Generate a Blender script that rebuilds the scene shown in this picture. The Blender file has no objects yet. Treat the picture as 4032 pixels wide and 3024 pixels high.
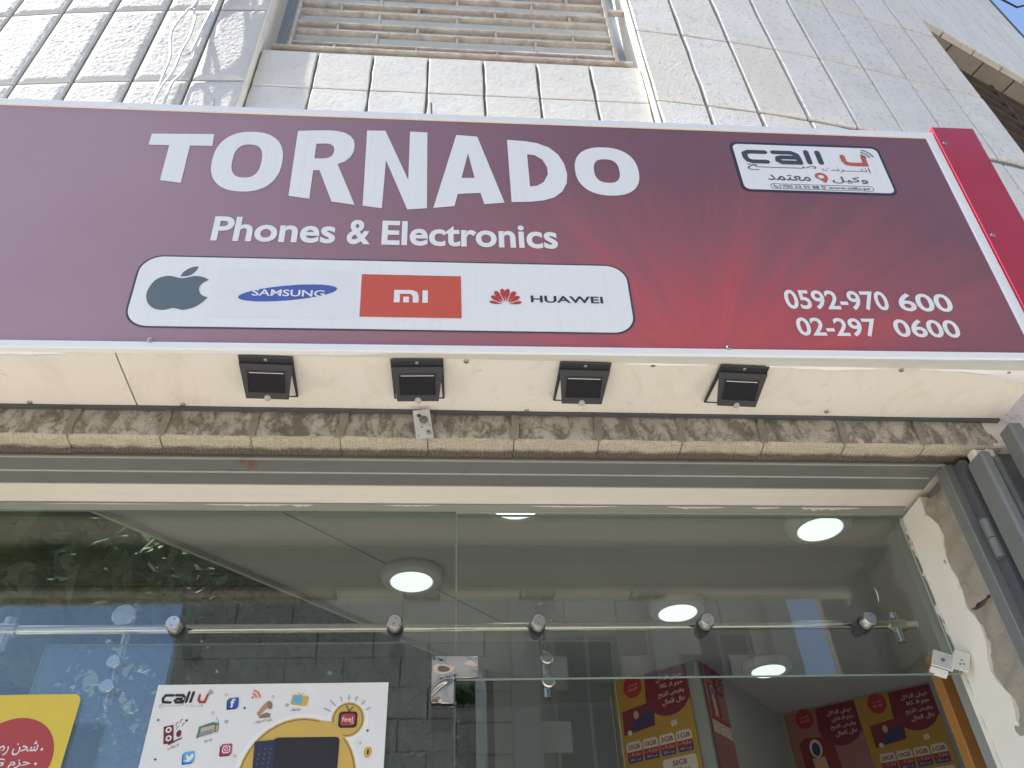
import bpy, bmesh, math, random
from mathutils import Vector, Matrix, noise
from mathutils.geometry import tessellate_polygon
rad = math.radians
scn = bpy.context.scene
COL = scn.collection

# ------------------------------------------------------------------ camera
CAM = Vector((0, -1.56, 1.6))
yaw, pitch, roll = rad(6.2168), rad(40.6832), rad(-3.0424)
fwd = Vector((math.sin(yaw)*math.cos(pitch), math.cos(yaw)*math.cos(pitch), math.sin(pitch)))
rt = Vector((math.cos(yaw), -math.sin(yaw), 0)); up = rt.cross(fwd)
r2 = math.cos(roll)*rt + math.sin(roll)*up
u2 = -math.sin(roll)*rt + math.cos(roll)*up
cd = bpy.data.cameras.new('camera'); cam = bpy.data.objects.new('camera', cd); COL.objects.link(cam)
cd.sensor_width = 36; cd.lens = 36*3261/4032; cd.clip_start = .05; cd.clip_end = 2000
cam.matrix_world = Matrix(((r2.x, u2.x, -fwd.x, CAM.x), (r2.y, u2.y, -fwd.y, CAM.y), (r2.z, u2.z, -fwd.z, CAM.z), (0, 0, 0, 1)))
scn.camera = cam

# ------------------------------------------------------------------ sky, sun, exposure
SUN_DIR = Vector((-.50, -.088, .86)).normalized()          # towards the sun: high, from the left, grazing the facade
elev = math.asin(SUN_DIR.z); azim = math.atan2(SUN_DIR.x, SUN_DIR.y)
w = bpy.data.worlds.new('World'); scn.world = w; w.use_nodes = True
nt = w.node_tree; bg = nt.nodes['Background']; sky = nt.nodes.new('ShaderNodeTexSky')
sky.sky_type = 'NISHITA'; sky.sun_disc = False; sky.sun_elevation = elev; sky.sun_rotation = azim
sky.altitude = 700; sky.air_density = 1.0; sky.dust_density = 1.2; sky.ozone_density = 1.0
nt.links.new(sky.outputs[0], bg.inputs[0]); bg.inputs[1].default_value = .15
sl = bpy.data.lights.new('sun', 'SUN'); sl.energy = 5; sl.angle = rad(.53); sl.color = (1, .955, .89)
so = bpy.data.objects.new('sun', sl); COL.objects.link(so)
so.rotation_euler = (-SUN_DIR).to_track_quat('-Z', 'Y').to_euler(); so.location = (-6, -3, 12)
scn.view_settings.view_transform = 'Standard'; scn.view_settings.look = 'None'
scn.view_settings.exposure = 1.25; scn.view_settings.gamma = 1.0; scn.view_settings.use_curve_mapping = False
scn.cycles.max_bounces = 10; scn.cycles.diffuse_bounces = 5; scn.cycles.transparent_max_bounces = 16; scn.cycles.glossy_bounces = 5
scn.cycles.sample_clamp_indirect = 6

# ------------------------------------------------------------------ helpers
def tag(o, label=None, cat=None, group=None, kind=None):
    for k, v in (('label', label), ('category', cat), ('group', group), ('kind', kind)):
        if v: o[k] = v
    return o

def empty(name, loc=(0, 0, 0), label=None, cat=None, group=None, mat=None):
    o = bpy.data.objects.new(name, None); COL.objects.link(o); o.empty_display_size = .05
    if mat is not None: o.matrix_world = mat
    else: o.location = loc
    return tag(o, label, cat, group)

class MB:
    def __init__(s): s.v = []; s.f = []; s.m = []
    def add(s, vs, fs, mi=0):
        n = len(s.v); s.v += [tuple(p) for p in vs]
        for f in fs: s.f.append([i+n for i in f]); s.m.append(mi)
        return s
    def box(s, x0, x1, y0, y1, z0, z1, mi=0, bev=0):
        if bev:
            b = bev; ring = lambda z, k: [(x0+b*k, y0, z), (x1-b*k, y0, z), (x1, y0+b*k, z), (x1, y1-b*k, z), (x1-b*k, y1, z), (x0+b*k, y1, z), (x0, y1-b*k, z), (x0, y0+b*k, z)]
            ins = lambda z: [(x0+b, y0+b, z), (x1-b, y0+b, z), (x1-b, y0+b, z), (x1-b, y1-b, z), (x1-b, y1-b, z), (x0+b, y1-b, z), (x0+b, y1-b, z), (x0+b, y0+b, z)]
            a = [(x0+b, y0+b, z0), (x1-b, y0+b, z0), (x1-b, y1-b, z0), (x0+b, y1-b, z0)]
            c = [(x0+b, y0+b, z1), (x1-b, y0+b, z1), (x1-b, y1-b, z1), (x0+b, y1-b, z1)]
            vs = a + ring(z0+b, 1) + ring(z1-b, 1) + c
            fs = [(3, 2, 1, 0), (20, 21, 22, 23)]
            for i in range(8): j = (i+1) % 8; fs.append((4+i, 4+j, 12+j, 12+i))
            q = [(0, 1), (1, 1), (1, 2), (2, 2), (2, 3), (3, 3), (3, 0), (0, 0)]
            for i in range(8):
                a0, a1 = q[i]; j = (i+1) % 8
                if a0 == a1:
                    fs.append((a0, 4+j, 4+i)); fs.append((20+a0, 12+i, 12+j))
                else:
                    fs.append((a0, a1, 4+j, 4+i)); fs.append((20+a1, 20+a0, 12+i, 12+j))
            return s.add(vs, fs, mi)
        return s.add([(x0, y0, z0), (x1, y0, z0), (x1, y1, z0), (x0, y1, z0), (x0, y0, z1), (x1, y0, z1), (x1, y1, z1), (x0, y1, z1)],
                     [(0, 3, 2, 1), (4, 5, 6, 7), (0, 1, 5, 4), (1, 2, 6, 5), (2, 3, 7, 6), (3, 0, 4, 7)], mi)
    def prism(s, pts, a, b, axis='x', mi=0):
        """polygon pts in the other two axes, extruded from a to b"""
        mk = {'x': lambda t, p: (t, p[0], p[1]), 'y': lambda t, p: (p[0], t, p[1]), 'z': lambda t, p: (p[0], p[1], t)}[axis]
        n = len(pts); vs = [mk(a, p) for p in pts] + [mk(b, p) for p in pts]
        tri = tessellate_polygon([[Vector((p[0], p[1], 0)) for p in pts]])
        fs = [tuple(t) for t in tri] + [tuple(i+n for i in reversed(t)) for t in tri]
        fs += [(i, (i+1) % n, n+(i+1) % n, n+i) for i in range(n)]
        return s.add(vs, fs, mi)
    def tube(s, pts, r, n=8, mi=0, caps=True):
        P = [Vector(p) for p in pts]; rings = []
        for i, p in enumerate(P):
            d = (P[min(i+1, len(P)-1)] - P[max(i-1, 0)]).normalized()
            a = d.cross(Vector((0, 0, 1)) if abs(d.z) < .9 else Vector((1, 0, 0))).normalized(); b = d.cross(a)
            rr = r[i] if isinstance(r, (list, tuple)) else r
            rings.append([p + rr*(math.cos(t)*a + math.sin(t)*b) for t in [2*math.pi*k/n for k in range(n)]])
        vs = [q for g in rings for q in g]; fs = []
        for i in range(len(P)-1):
            for k in range(n): fs.append((i*n+k, i*n+(k+1) % n, (i+1)*n+(k+1) % n, (i+1)*n+k))
        if caps: fs += [tuple(range(n)), tuple((len(P)-1)*n+k for k in reversed(range(n)))]
        return s.add(vs, fs, mi)
    def lathe(s, prof, c, axis='y', n=24, mi=0):
        """profile (radius, height along axis)"""
        c = Vector(c); vs = []
        for r, h in prof:
            for k in range(n):
                t = 2*math.pi*k/n; x, y = r*math.cos(t), r*math.sin(t)
                vs.append(c + Vector({'y': (x, h, y), 'z': (x, y, h), 'x': (h, x, y)}[axis]))
        fs = []
        for i in range(len(prof)-1):
            for k in range(n): fs.append((i*n+k, i*n+(k+1) % n, (i+1)*n+(k+1) % n, (i+1)*n+k))
        fs += [tuple(range(n)), tuple((len(prof)-1)*n+k for k in reversed(range(n)))]
        return s.add(vs, fs, mi)
    def flat(s, loops, z=0.0, mi=0):
        L = [[Vector((p[0], p[1], 0)) for p in lp] for lp in loops]
        tri = tessellate_polygon(L); allp = [p for lp in L for p in lp]
        vs = [(p.x, p.y, z) for p in allp]; fs = []
        for t in tri:
            a, b, c = (allp[i] for i in t)
            cr = (b-a).cross(c-a).z
            fs.append(tuple(t) if cr > 0 else tuple(reversed(t)))
        return s.add(vs, fs, mi)
    def mesh(s, name, mats, smooth=False):
        me = bpy.data.meshes.new(name); me.from_pydata(s.v, [], s.f)
        for m in (mats if isinstance(mats, (list, tuple)) else [mats]): me.materials.append(m)
        me.polygons.foreach_set('material_index', s.m)
        if smooth: me.polygons.foreach_set('use_smooth', [True]*len(me.polygons))
        bm = bmesh.new(); bm.from_mesh(me)
        if not getattr(s, 'keep', False): bmesh.ops.recalc_face_normals(bm, faces=bm.faces)
        bm.to_mesh(me); bm.free(); me.update()
        if smooth:
            try: me.set_sharp_from_angle(angle=rad(40))
            except Exception: pass
        return me
    def build(s, name, mats, parent=None, smooth=False, loc=None):
        return link(name, s.mesh(name, mats, smooth), parent, loc)

def link(name, me, parent=None, loc=None, rotz=None):
    o = bpy.data.objects.new(name, me); COL.objects.link(o)
    if parent: o.parent = parent
    if loc is not None: o.location = loc
    if rotz is not None: o.rotation_euler.z = rotz
    return o

def copy_tree(o, parent=None):
    c = o.copy(); COL.objects.link(c); c.parent = parent
    for ch in list(o.children): copy_tree(ch, c)
    return c

# ------------------------------------------------------------------ materials
class NT:
    def __init__(s, name):
        s.m = bpy.data.materials.new(name); s.m.use_nodes = True; s.t = s.m.node_tree
        s.b = s.t.nodes['Principled BSDF']
    def n(s, kind, **kw):
        x = s.t.nodes.new('ShaderNode'+kind)
        for k, v in kw.items():
            if k.startswith('i_'): x.inputs[int(k[2:]) if k[2:].isdigit() else k[2:]].default_value = v
            else: setattr(x, k, v)
        return x
    def l(s, a, b): s.t.links.new(a, b)
    def coords(s, rnd=True):
        tc = s.n('TexCoord')
        if not rnd: return tc.outputs['Object']
        oi = s.n('ObjectInfo'); mu = s.n('VectorMath', operation='SCALE'); mu.inputs[0].default_value = (17.3, 9.1, 13.7)
        s.l(oi.outputs['Random'], mu.inputs['Scale']); ad = s.n('VectorMath', operation='ADD')
        s.l(tc.outputs['Object'], ad.inputs[0]); s.l(mu.outputs[0], ad.inputs[1]); return ad.outputs[0]
    def noise(s, co, scale, detail=4, rough=.55, dist=0, stretch=None):
        if stretch:
            mp = s.n('Mapping'); mp.inputs['Scale'].default_value = stretch; s.l(co, mp.inputs[0]); co = mp.outputs[0]
        x = s.n('TexNoise'); x.inputs['Scale'].default_value = scale; x.inputs['Detail'].default_value = detail
        x.inputs['Roughness'].default_value = rough; x.inputs['Distortion'].default_value = dist
        s.l(co, x.inputs['Vector']); return x.outputs['Fac']
    def ramp(s, fac, stops):
        x = s.n('ValToRGB'); e = x.color_ramp.elements
        while len(e) < len(stops): e.new(.5)
        for el, (p, c) in zip(e, stops): el.position = p; el.color = (c, c, c, 1) if isinstance(c, (int, float)) else (*c, 1)
        s.l(fac, x.inputs[0]); return x.outputs['Color']
    def mix(s, fac, a, b, mode='MIX'):
        x = s.n('MixRGB', blend_type=mode)
        for sock, v in zip(x.inputs, (fac, a, b)):
            if hasattr(v, 'is_linked') or isinstance(v, bpy.types.NodeSocket): s.l(v, sock)
            elif isinstance(v, (int, float)): sock.default_value = v if sock.type == 'VALUE' else (v, v, v, 1)
            else: sock.default_value = (*v, 1)
        return x.outputs[0]
    def bump(s, h, strength, dist=.01, prev=None):
        x = s.n('Bump'); x.inputs['Strength'].default_value = strength; x.inputs['Distance'].default_value = dist
        s.l(h, x.inputs['Height'])
        if prev: s.l(prev, x.inputs['Normal'])
        s.l(x.outputs[0], s.b.inputs['Normal']); return x.outputs[0]
    def setc(s, c):
        if isinstance(c, bpy.types.NodeSocket): s.l(c, s.b.inputs['Base Color'])
        else: s.b.inputs['Base Color'].default_value = (*c, 1)

def sc(c, k): return tuple(min(1, x*k) for x in c)
def M(name, col, rough=.6, metal=0., var=.12, scale=6., bump=0., bscale=60., spec=.5, objvar=0., coat=0.):
    t = NT(name); co = t.coords()
    c = t.mix(t.noise(co, scale), sc(col, 1-var), sc(col, 1+var))
    if objvar:
        oi = t.n('ObjectInfo'); rr = t.n('MapRange'); rr.inputs[3].default_value = 1-objvar; rr.inputs[4].default_value = 1+objvar
        t.l(oi.outputs['Random'], rr.inputs[0]); c = t.mix(1.0, c, rr.outputs[0], 'MULTIPLY')
    t.setc(c); t.b.inputs['Roughness'].default_value = rough; t.b.inputs['Metallic'].default_value = metal
    t.b.inputs['Specular IOR Level'].default_value = spec
    if coat: t.b.inputs['Coat Weight'].default_value = coat
    if bump: t.bump(t.noise(co, bscale, 5), bump, .004)
    return t.m

def stone_mat(name, col, warm, pit=.5, bs=90, bstr=.5):
    t = NT(name); co = t.coords()
    oi = t.n('ObjectInfo')
    c = t.mix(t.ramp(t.noise(co, 5, 5), [(.3, 0), (.7, 1)]), sc(col, .93), sc(col, 1.05))
    wv = t.ramp(oi.outputs['Random'], [(.55, 0), (1, 1)])
    wm = t.mix(.55, wv, 0.0, 'MULTIPLY'); wm = t.mix(wv, 0.0, .55)
    c = t.mix(wm, c, warm)
    sp = t.ramp(t.noise(co, 55, 3, .6), [(.55, 0), (.68, 1)])       # small natural pits and veins
    c = t.mix(t.mix(sp, 0.0, pit), c, sc(col, .72))
    st = t.ramp(t.noise(co, 3.2, 6, .62, .4, (1, 1, .35)), [(.5, 0), (.75, 1)])
    c = t.mix(t.mix(st, 0.0, .35), c, sc(warm, .86))
    t.setc(c); t.b.inputs['Roughness'].default_value = .82; t.b.inputs['Specular IOR Level'].default_value = .25
    b = t.bump(t.noise(co, bs, 5, .6), bstr, .004); t.bump(t.noise(co, 14, 3), bstr*.6, .006, b)
    return t.m

MATS = {}
S = MATS
S['stone_smooth'] = stone_mat('pale limestone', (.80, .765, .705), (.77, .70, .585), .85)
S['stone_tile'] = stone_mat('sawn pale limestone', (.69, .663, .615), (.67, .62, .545), .45, 60, .35)
S['stone_rough'] = stone_mat('hammered white limestone', (.60, .583, .55), (.585, .56, .51), .1, 140, .35)
S['mortar'] = M('grey mortar', (.23, .22, .205), .95, var=.25, scale=20, bump=.6, bscale=80)
S['dark_mortar'] = M('sooty mortar', (.26, .235, .20), .95, var=.35, scale=30, bump=.8, bscale=60)
S['edge_stone'] = M('sawn stone edge', (.78, .73, .62), .85, var=.12, scale=15, bump=.5)

def lintel_mat():
    t = NT('weathered lintel face'); co = t.coords()
    c = t.mix(t.noise(co, 12, 5), (.41, .38, .325), (.54, .505, .44))
    mould = t.ramp(t.noise(co, 26, 9, .75, .35, (1, 1, .6)), [(.45, 0), (.56, 1)])
    c = t.mix(t.mix(mould, 0.0, .8), c, (.15, .13, .105))
    ck = t.n('TexVoronoi', feature='DISTANCE_TO_EDGE'); ck.inputs['Scale'].default_value = 9; dn = t.n('MixRGB'); dn.inputs[0].default_value = .12; nzc = t.n('TexNoise'); nzc.inputs['Scale'].default_value = 14; t.l(co, nzc.inputs['Vector']); t.l(co, dn.inputs[1]); t.l(nzc.outputs['Color'], dn.inputs[2]); t.l(dn.outputs[0], ck.inputs['Vector'])
    c = t.mix(t.ramp(ck.outputs['Distance'], [(.0, .4), (.03, 0)]), c, (.09, .08, .065))
    pale = t.ramp(t.noise(co, 9, 6, .7, .6), [(.58, 0), (.7, 1)])
    c = t.mix(t.mix(pale, 0.0, .6), c, (.62, .58, .50))
    t.setc(c); t.b.inputs['Roughness'].default_value = .95; t.b.inputs['Specular IOR Level'].default_value = .15
    b = t.bump(t.noise(co, 22, 7, .68, .8), .9, .012); t.bump(t.noise(co, 130, 4), .6, .004, b)
    return t.m
S['lintel'] = lintel_mat()
def lintel_under():
    t = NT('chiselled lintel underside'); co = t.coords()
    c = t.mix(t.noise(co, 10, 5), (.50, .44, .345), (.63, .57, .47))
    tc = t.n('TexCoord'); sp = t.n('SeparateXYZ'); t.l(tc.outputs['Object'], sp.inputs[0])
    ad = t.n('MapRange'); ad.inputs[1].default_value = .022; ad.inputs[2].default_value = .058; t.l(sp.outputs['Y'], ad.inputs[0])
    nz = t.noise(co, 18, 6, .7, .5); su = t.n('Math', operation='ADD'); t.l(ad.outputs[0], su.inputs[0]); t.l(nz, su.inputs[1])
    soot = t.ramp(su.outputs[0], [(.62, 0), (1.02, 1)])          # soot and exhaust dirt caked along the inner edge
    c = t.mix(t.mix(soot, 0.0, .9), c, (.07, .065, .06))
    t.setc(c); t.b.inputs['Roughness'].default_value = .95; t.b.inputs['Specular IOR Level'].default_value = .15
    wa = t.n('TexWave', wave_type='BANDS', bands_direction='X'); wa.inputs['Scale'].default_value = 34; wa.inputs['Distortion'].default_value = 9; t.l(co, wa.inputs[0])
    wb = t.n('TexWave', wave_type='BANDS', bands_direction='Y'); wb.inputs['Scale'].default_value = 40; wb.inputs['Distortion'].default_value = 9; t.l(co, wb.inputs[0])
    gr = t.mix(1.0, wa.outputs[0], wb.outputs[0], 'MULTIPLY'); t.setc(t.mix(t.mix(gr, .20, 0.0), c, (.34, .27, .18)))
    b = t.bump(gr, .7, .004); t.bump(t.noise(co, 30, 5), .5, .006, b)
    return t.m
S['lintel_under'] = lintel_under()

def soffit_mat():
    t = NT('grubby white sheet'); co = t.coords(False)
    c = t.mix(t.noise(co, 3, 5), (.77, .725, .645), (.85, .81, .74))
    d = t.ramp(t.noise(co, 28, 7, .7, .6), [(.60, 0), (.74, 1)]); area = t.ramp(t.noise(co, 4.5, 3), [(.45, 0), (.62, 1)])
    c = t.mix(t.mix(1.0, d, area, 'MULTIPLY'), c, (.42, .37, .29))
    sk = t.ramp(t.noise(co, 75, 5, .7), [(.66, 0), (.73, 1)]); ar2 = t.ramp(t.noise(co, 6, 3), [(.5, 0), (.62, 1)]); c = t.mix(t.mix(1.0, sk, ar2, 'MULTIPLY'), c, (.22, .18, .12))
    s2 = t.ramp(t.noise(co, 7, 4, .6, 1.5, (1.5, .8, 1)), [(.52, 0), (.75, 1)])
    c = t.mix(t.mix(s2, 0.0, .38), c, (.60, .53, .43))
    t.setc(c); t.b.inputs['Roughness'].default_value = .5; t.bump(t.noise(co, 6, 3), .25, .01)
    return t.m
S['soffit'] = soffit_mat()

def print_mat():
    """the printed artwork of the banner: dusky maroon with a red burst of rays low on the right, with pale mauve lens haze painted in on the left"""
    t = NT('printed maroon banner'); tc = t.n('TexCoord'); sp = t.n('SeparateXYZ'); t.l(tc.outputs['Object'], sp.inputs[0])
    def ma(op, a, b=None):
        x = t.n('Math', operation=op)
        for i, v in enumerate((a, b)):
            if v is None: continue
            if isinstance(v, (int, float)): x.inputs[i].default_value = v
            else: t.l(v, x.inputs[i])
        return x.outputs[0]
    dx = ma('SUBTRACT', sp.outputs['X'], .60); dy = ma('ADD', sp.outputs['Y'], .06)
    ang = ma('ARCTAN2', dx, dy)
    r = ma('SQRT', ma('ADD', ma('POWER', ma('MULTIPLY', dx, .62), 2), ma('POWER', dy, 2)))
    cb = t.n('CombineXYZ'); t.l(ma('MULTIPLY', ang, 1.0), cb.inputs[0])
    ray = t.noise(cb.outputs[0], 4.6, 4, .6)
    cb2 = t.n('CombineXYZ'); t.l(ang, cb2.inputs[0]); t.l(ma('MULTIPLY', r, .12), cb2.inputs[1])
    ray2 = t.noise(cb2.outputs[0], 22, 3, .6)
    k = ma('ADD', r, ma('MULTIPLY', ma('SUBTRACT', .5, ray), .75)); k = ma('ADD', k, ma('MULTIPLY', ma('SUBTRACT', .5, ray2), .2))
    c = t.ramp(k, [(.06, (.55, .095, .105)), (.22, (.47, .092, .105)), (.42, (.32, .10, .12)), (.66, (.215, .09, .11)), (.95, (.20, .09, .116))])
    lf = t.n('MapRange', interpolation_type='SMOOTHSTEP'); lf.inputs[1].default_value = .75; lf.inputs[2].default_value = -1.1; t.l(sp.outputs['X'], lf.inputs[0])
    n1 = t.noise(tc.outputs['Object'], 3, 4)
    lc = t.mix(n1, (.39, .25, .295), (.45, .30, .345))  # paler left end: veiling lens haze put into the print colour
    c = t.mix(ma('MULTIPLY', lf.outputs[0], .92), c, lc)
    drip = t.ramp(t.noise(tc.outputs['Object'], 9, 4, .6, .3, (6, .5, 1)), [(.55, 0), (.8, 1)])
    c = t.mix(t.mix(drip, 0.0, .03), c, (.55, .5, .5))
    t.setc(c); t.b.inputs['Roughness'].default_value = .42; t.b.inputs['Specular IOR Level'].default_value = .45
    t.bump(t.noise(tc.outputs['Object'], 2.2, 2), .12, .03)
    return t.m
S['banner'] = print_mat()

def white_print():
    t = NT('white print with rain streaks'); co = t.coords(False)
    st = t.ramp(t.noise(co, 10, 5, .65, .2, (7, .35, 1)), [(.52, 0), (.78, 1)])
    c = t.mix(t.mix(st, 0.0, .3), (.86, .865, .86), (.66, .665, .66))
    t.setc(c); t.b.inputs['Roughness'].default_value = .42; return t.m
S['white_print'] = white_print()
P = lambda n, c, r=.5: M(n, c, r, var=.05, scale=20)
S['dark_print'] = P('slate ink', (.055, .065, .09)); S['apple_grey'] = P('blue grey ink', (.12, .155, .185))
S['samsung_blue'] = P('blue ink', (.075, .125, .43)); S['mi_red'] = P('orange red ink', (.62, .10, .065))
S['petal'] = P('crimson ink', (.50, .05, .05)); S['pale_panel'] = P('very pale grey ink', (.82, .825, .835))
S['navy_ink'] = P('navy ink', (.03, .035, .07)); S['callu_red'] = P('brick red ink', (.55, .12, .08))
S['black_ink'] = P('black ink', (.025, .022, .03)); S['gold_ink'] = P('mustard ink', (.62, .42, .10))
S['gold2'] = P('mustard card', (.34, .20, .03)); S['maroon'] = P('maroon ink', (.14, .012, .028)); S['red_card'] = P('red ink', (.28, .02, .03))
S['yellow'] = P('bright yellow vinyl', (.72, .56, .06), .4); S['red_disc'] = P('tomato red vinyl', (.42, .055, .05), .4)
S['paper'] = P('white poster paper', (.78, .78, .79), .45); S['blue_i'] = P('royal blue ink', (.04, .10, .42)); S['sky_i'] = P('sky blue ink', (.12, .42, .66))
S['pink_i'] = P('magenta ink', (.42, .05, .12)); S['orange_i'] = P('orange ink', (.72, .22, .12)); S['brown_i'] = P('brown ink', (.28, .18, .12))
S['green_i'] = P('green ink', (.08, .22, .13)); S['grey_i'] = P('grey ink', (.25, .28, .31)); S['maroon_i'] = P('dark red ink', (.16, .02, .03))
S['pink_poster'] = P('dusty pink ink', (.26, .11, .10)); S['indigo'] = P('indigo ink', (.04, .03, .10)); S['cream_i'] = P('cream ink', (.50, .45, .38)); S['skin_i'] = P('tan ink', (.45, .28, .18))

S['alu_white'] = M('white coated aluminium', (.86, .87, .87), .38, var=.04, bump=.05, bscale=20)
S['lip'] = M('off white painted lip', (.62, .61, .55), .5, var=.08)
S['red_side'] = M('crimson acrylic', (.44, .02, .055), .3, var=.08, coat=.3)
S['black_plastic'] = M('matt black plastic', (.035, .037, .042), .45, var=.1, bump=.15, bscale=400)
S['solar'] = M('dark glassy solar cell', (.010, .011, .015), .3, var=.2, spec=.2)
S['diffuser'] = M('milky plastic', (.72, .71, .66), .4, var=.03)
S['screw'] = M('dull steel screw', (.38, .38, .37), .38, 1., var=.2)
S['chrome'] = M('polished chrome', (.72, .70, .70), .06, 1., var=.03)
S['brushed'] = M('brushed stainless steel', (.60, .59, .57), .24, 1., var=.12, scale=30, bump=.1, bscale=120)
S['galv'] = M('galvanised sheet', (.70, .72, .71), .35, .35, var=.15, scale=40, bump=.1)
def painted_steel(name, col, rust=.5):
    t = NT(name); co = t.coords(False)
    c = t.mix(t.noise(co, 5, 5), sc(col, .88), sc(col, 1.1))
    dirt = t.ramp(t.noise(co, 14, 6, .7, .6), [(.56, 0), (.72, 1)]); c = t.mix(t.mix(dirt, 0.0, .35), c, sc(col, .55))
    rs = t.ramp(t.noise(co, 7, 8, .72, .8), [(.66, 0), (.71, 1)]); c = t.mix(t.mix(rs, 0.0, rust), c, (.19, .075, .028))
    t.setc(c); t.b.inputs['Roughness'].default_value = .42; t.bump(t.noise(co, 60, 4), .12, .003); return t.m
S['steel'] = painted_steel('grey painted steel', (.17, .174, .166), .8); S['steel_dark'] = painted_steel('slate painted steel', (.085, .092, .10), .3)
S['steel_light'] = painted_steel('worn paint edge', (.38, .375, .35), .6)
S['plaster'] = M('cream plaster', (.82, .775, .70), .9, var=.06, scale=5, bump=.4, bscale=14)
S['head_grey'] = M('grey painted head strip', (.30, .31, .29), .6, var=.12, scale=9)
S['smear'] = M('smeared white filler', (.70, .68, .63), .9, var=.1, bump=.6, bscale=30)
S['jamb_stone'] = stone_mat('rough tan jamb stone', (.36, .32, .265), (.40, .35, .28), .5, 70, .9)
S['orange'] = M('orange painted board', (.34, .15, .035), .6, var=.15, scale=8)
S['grille'] = painted_steel('rusty cream grille paint', (.36, .31, .255), .55)
def rusty():
    t = NT('old rusty bar'); co = t.coords()
    c = t.mix(t.ramp(t.noise(co, 16, 7, .7, .5), [(.35, 0), (.65, 1)]), (.33, .275, .23), (.55, .505, .45)); t.setc(c)
    t.b.inputs['Roughness'].default_value = .85; t.bump(t.noise(co, 60, 5), .4, .004); return t.m
S['bar'] = rusty()
S['dark_slat'] = M('brown old shutter', (.10, .078, .06), .8, var=.4, scale=18, bump=.3)
S['shutter'] = M('pale grey shutter slat', (.72, .735, .71), .5, var=.06, scale=9)
S['rail_blue'] = M('blue grey guide rail', (.30, .36, .44), .4, var=.08)
S['wire'] = M('pale grey cable sheath', (.58, .58, .59), .5, var=.05); S['rod'] = M('rusted rod', (.12, .095, .075), .8)
S['black_cable'] = M('black cable sheath', (.02, .02, .022), .5)
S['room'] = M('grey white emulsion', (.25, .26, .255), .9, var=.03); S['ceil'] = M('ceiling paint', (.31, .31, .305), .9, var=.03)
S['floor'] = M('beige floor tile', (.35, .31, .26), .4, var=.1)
S['lamp_rim'] = M('grey lamp rim', (.42, .43, .43), .5)
def emis(name, col, k):
    t = NT(name); t.setc((.8, .8, .8)); t.b.inputs['Emission Color'].default_value = (*col, 1); t.b.inputs['Emission Strength'].default_value = k; return t.m
S['lamp'] = emis('lit lamp disc', (.93, 1, .975), .55)
S['pave'] = M('pale paving', (.42, .385, .335), .85, var=.12, scale=3, bump=.2); S['asphalt'] = M('asphalt', (.075, .073, .07), .9, var=.2, bump=.3)
S['ground'] = M('dusty ground', (.26, .23, .19), .95, var=.15, scale=.6); S['kerb'] = M('kerb stone', (.42, .40, .37), .9, var=.1)
S['opp'] = stone_mat('tawny rough stone', (.58, .53, .44), (.60, .54, .44), .9, 12, 1.0); S['opp2'] = stone_mat('grey stone', (.42, .40, .36), (.44, .40, .33), .4, 12, .6)
S['dark_glass'] = M('dark window glass', (.03, .035, .04), .08, var=.1)
S['bark'] = M('bark', (.10, .075, .05), .95, var=.3, bump=.8, bscale=30)
def leaf(name, a, b):
    t = NT(name); co = t.coords(False); t.setc(t.mix(t.noise(co, 1.6, 3), a, b)); t.b.inputs['Roughness'].default_value = .6
    t.b.inputs['Subsurface Weight'].default_value = 0; return t.m
S['leaf'] = leaf('dark green leaves', (.05, .085, .028), (.10, .13, .05)); S['leaf2'] = leaf('olive leaves', (.035, .05, .02), (.08, .09, .04))
def glass(name, tint, ior=1.5):
    t = NT(name); t.t.nodes.remove(t.b); out = t.t.nodes['Material Output']
    tr = t.n('BsdfTransparent'); tr.inputs[0].default_value = (*tint, 1); gl = t.n('BsdfGlossy'); gl.inputs['Roughness'].default_value = 0.0
    gl.inputs[0].default_value = (.95, .97, .97, 1)
    fr = t.n('Fresnel'); ge = t.n('NewGeometry'); mr = t.n('MapRange'); mr.inputs[3].default_value = ior; mr.inputs[4].default_value = 1/ior; t.l(ge.outputs['Backfacing'], mr.inputs[0]); t.l(mr.outputs[0], fr.inputs[0]); mx = t.n('MixShader')
    t.l(fr.outputs[0], mx.inputs[0]); t.l(tr.outputs[0], mx.inputs[1]); t.l(gl.outputs[0], mx.inputs[2]); t.l(mx.outputs[0], out.inputs[0]); return t.m
S['glass'] = glass('clear float glass', (.84, .86, .85), 1.72); S['glass_edge'] = M('green glass edge', (.25, .36, .31), .15, var=.1)
S['rail_steel'] = M('satin steel tube', (.80, .76, .68), .14, 1.0, var=.05)
S['glass_tint'] = glass('smoked window glass', (.80, .84, .80), 1.12)

# ------------------------------------------------------------------ ground and street
def struct(name, mb, m, parent=None): return tag(mb.build(name, m, parent), kind='structure')
g = MB(); g.box(-300, 300, -300, 300, -.6, -.16); struct('ground', g, S['ground'])
g = MB(); g.box(-60, 60, -6.6, -3.2, -.155, -.12); struct('road', g, S['asphalt'])
g = MB(); g.box(-60, 60, -3.05, .0, -.15, -.004); struct('pavement', g, S['pave'])
g = MB(); g.box(-60, 60, -3.2, -3.054, -.15, .0); struct('kerb', g, S['kerb'])
g = MB(); g.box(-60, 60, -8.9, -6.6, -.15, 0); struct('pavement', g, S['pave'])

# ------------------------------------------------------------------ stone building
bld = empty('stone_building', (0, .2, 0), 'curved building clad in pale limestone slabs above and around the shop', 'building')
bld.matrix_world = Matrix.Identity(4)

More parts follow.
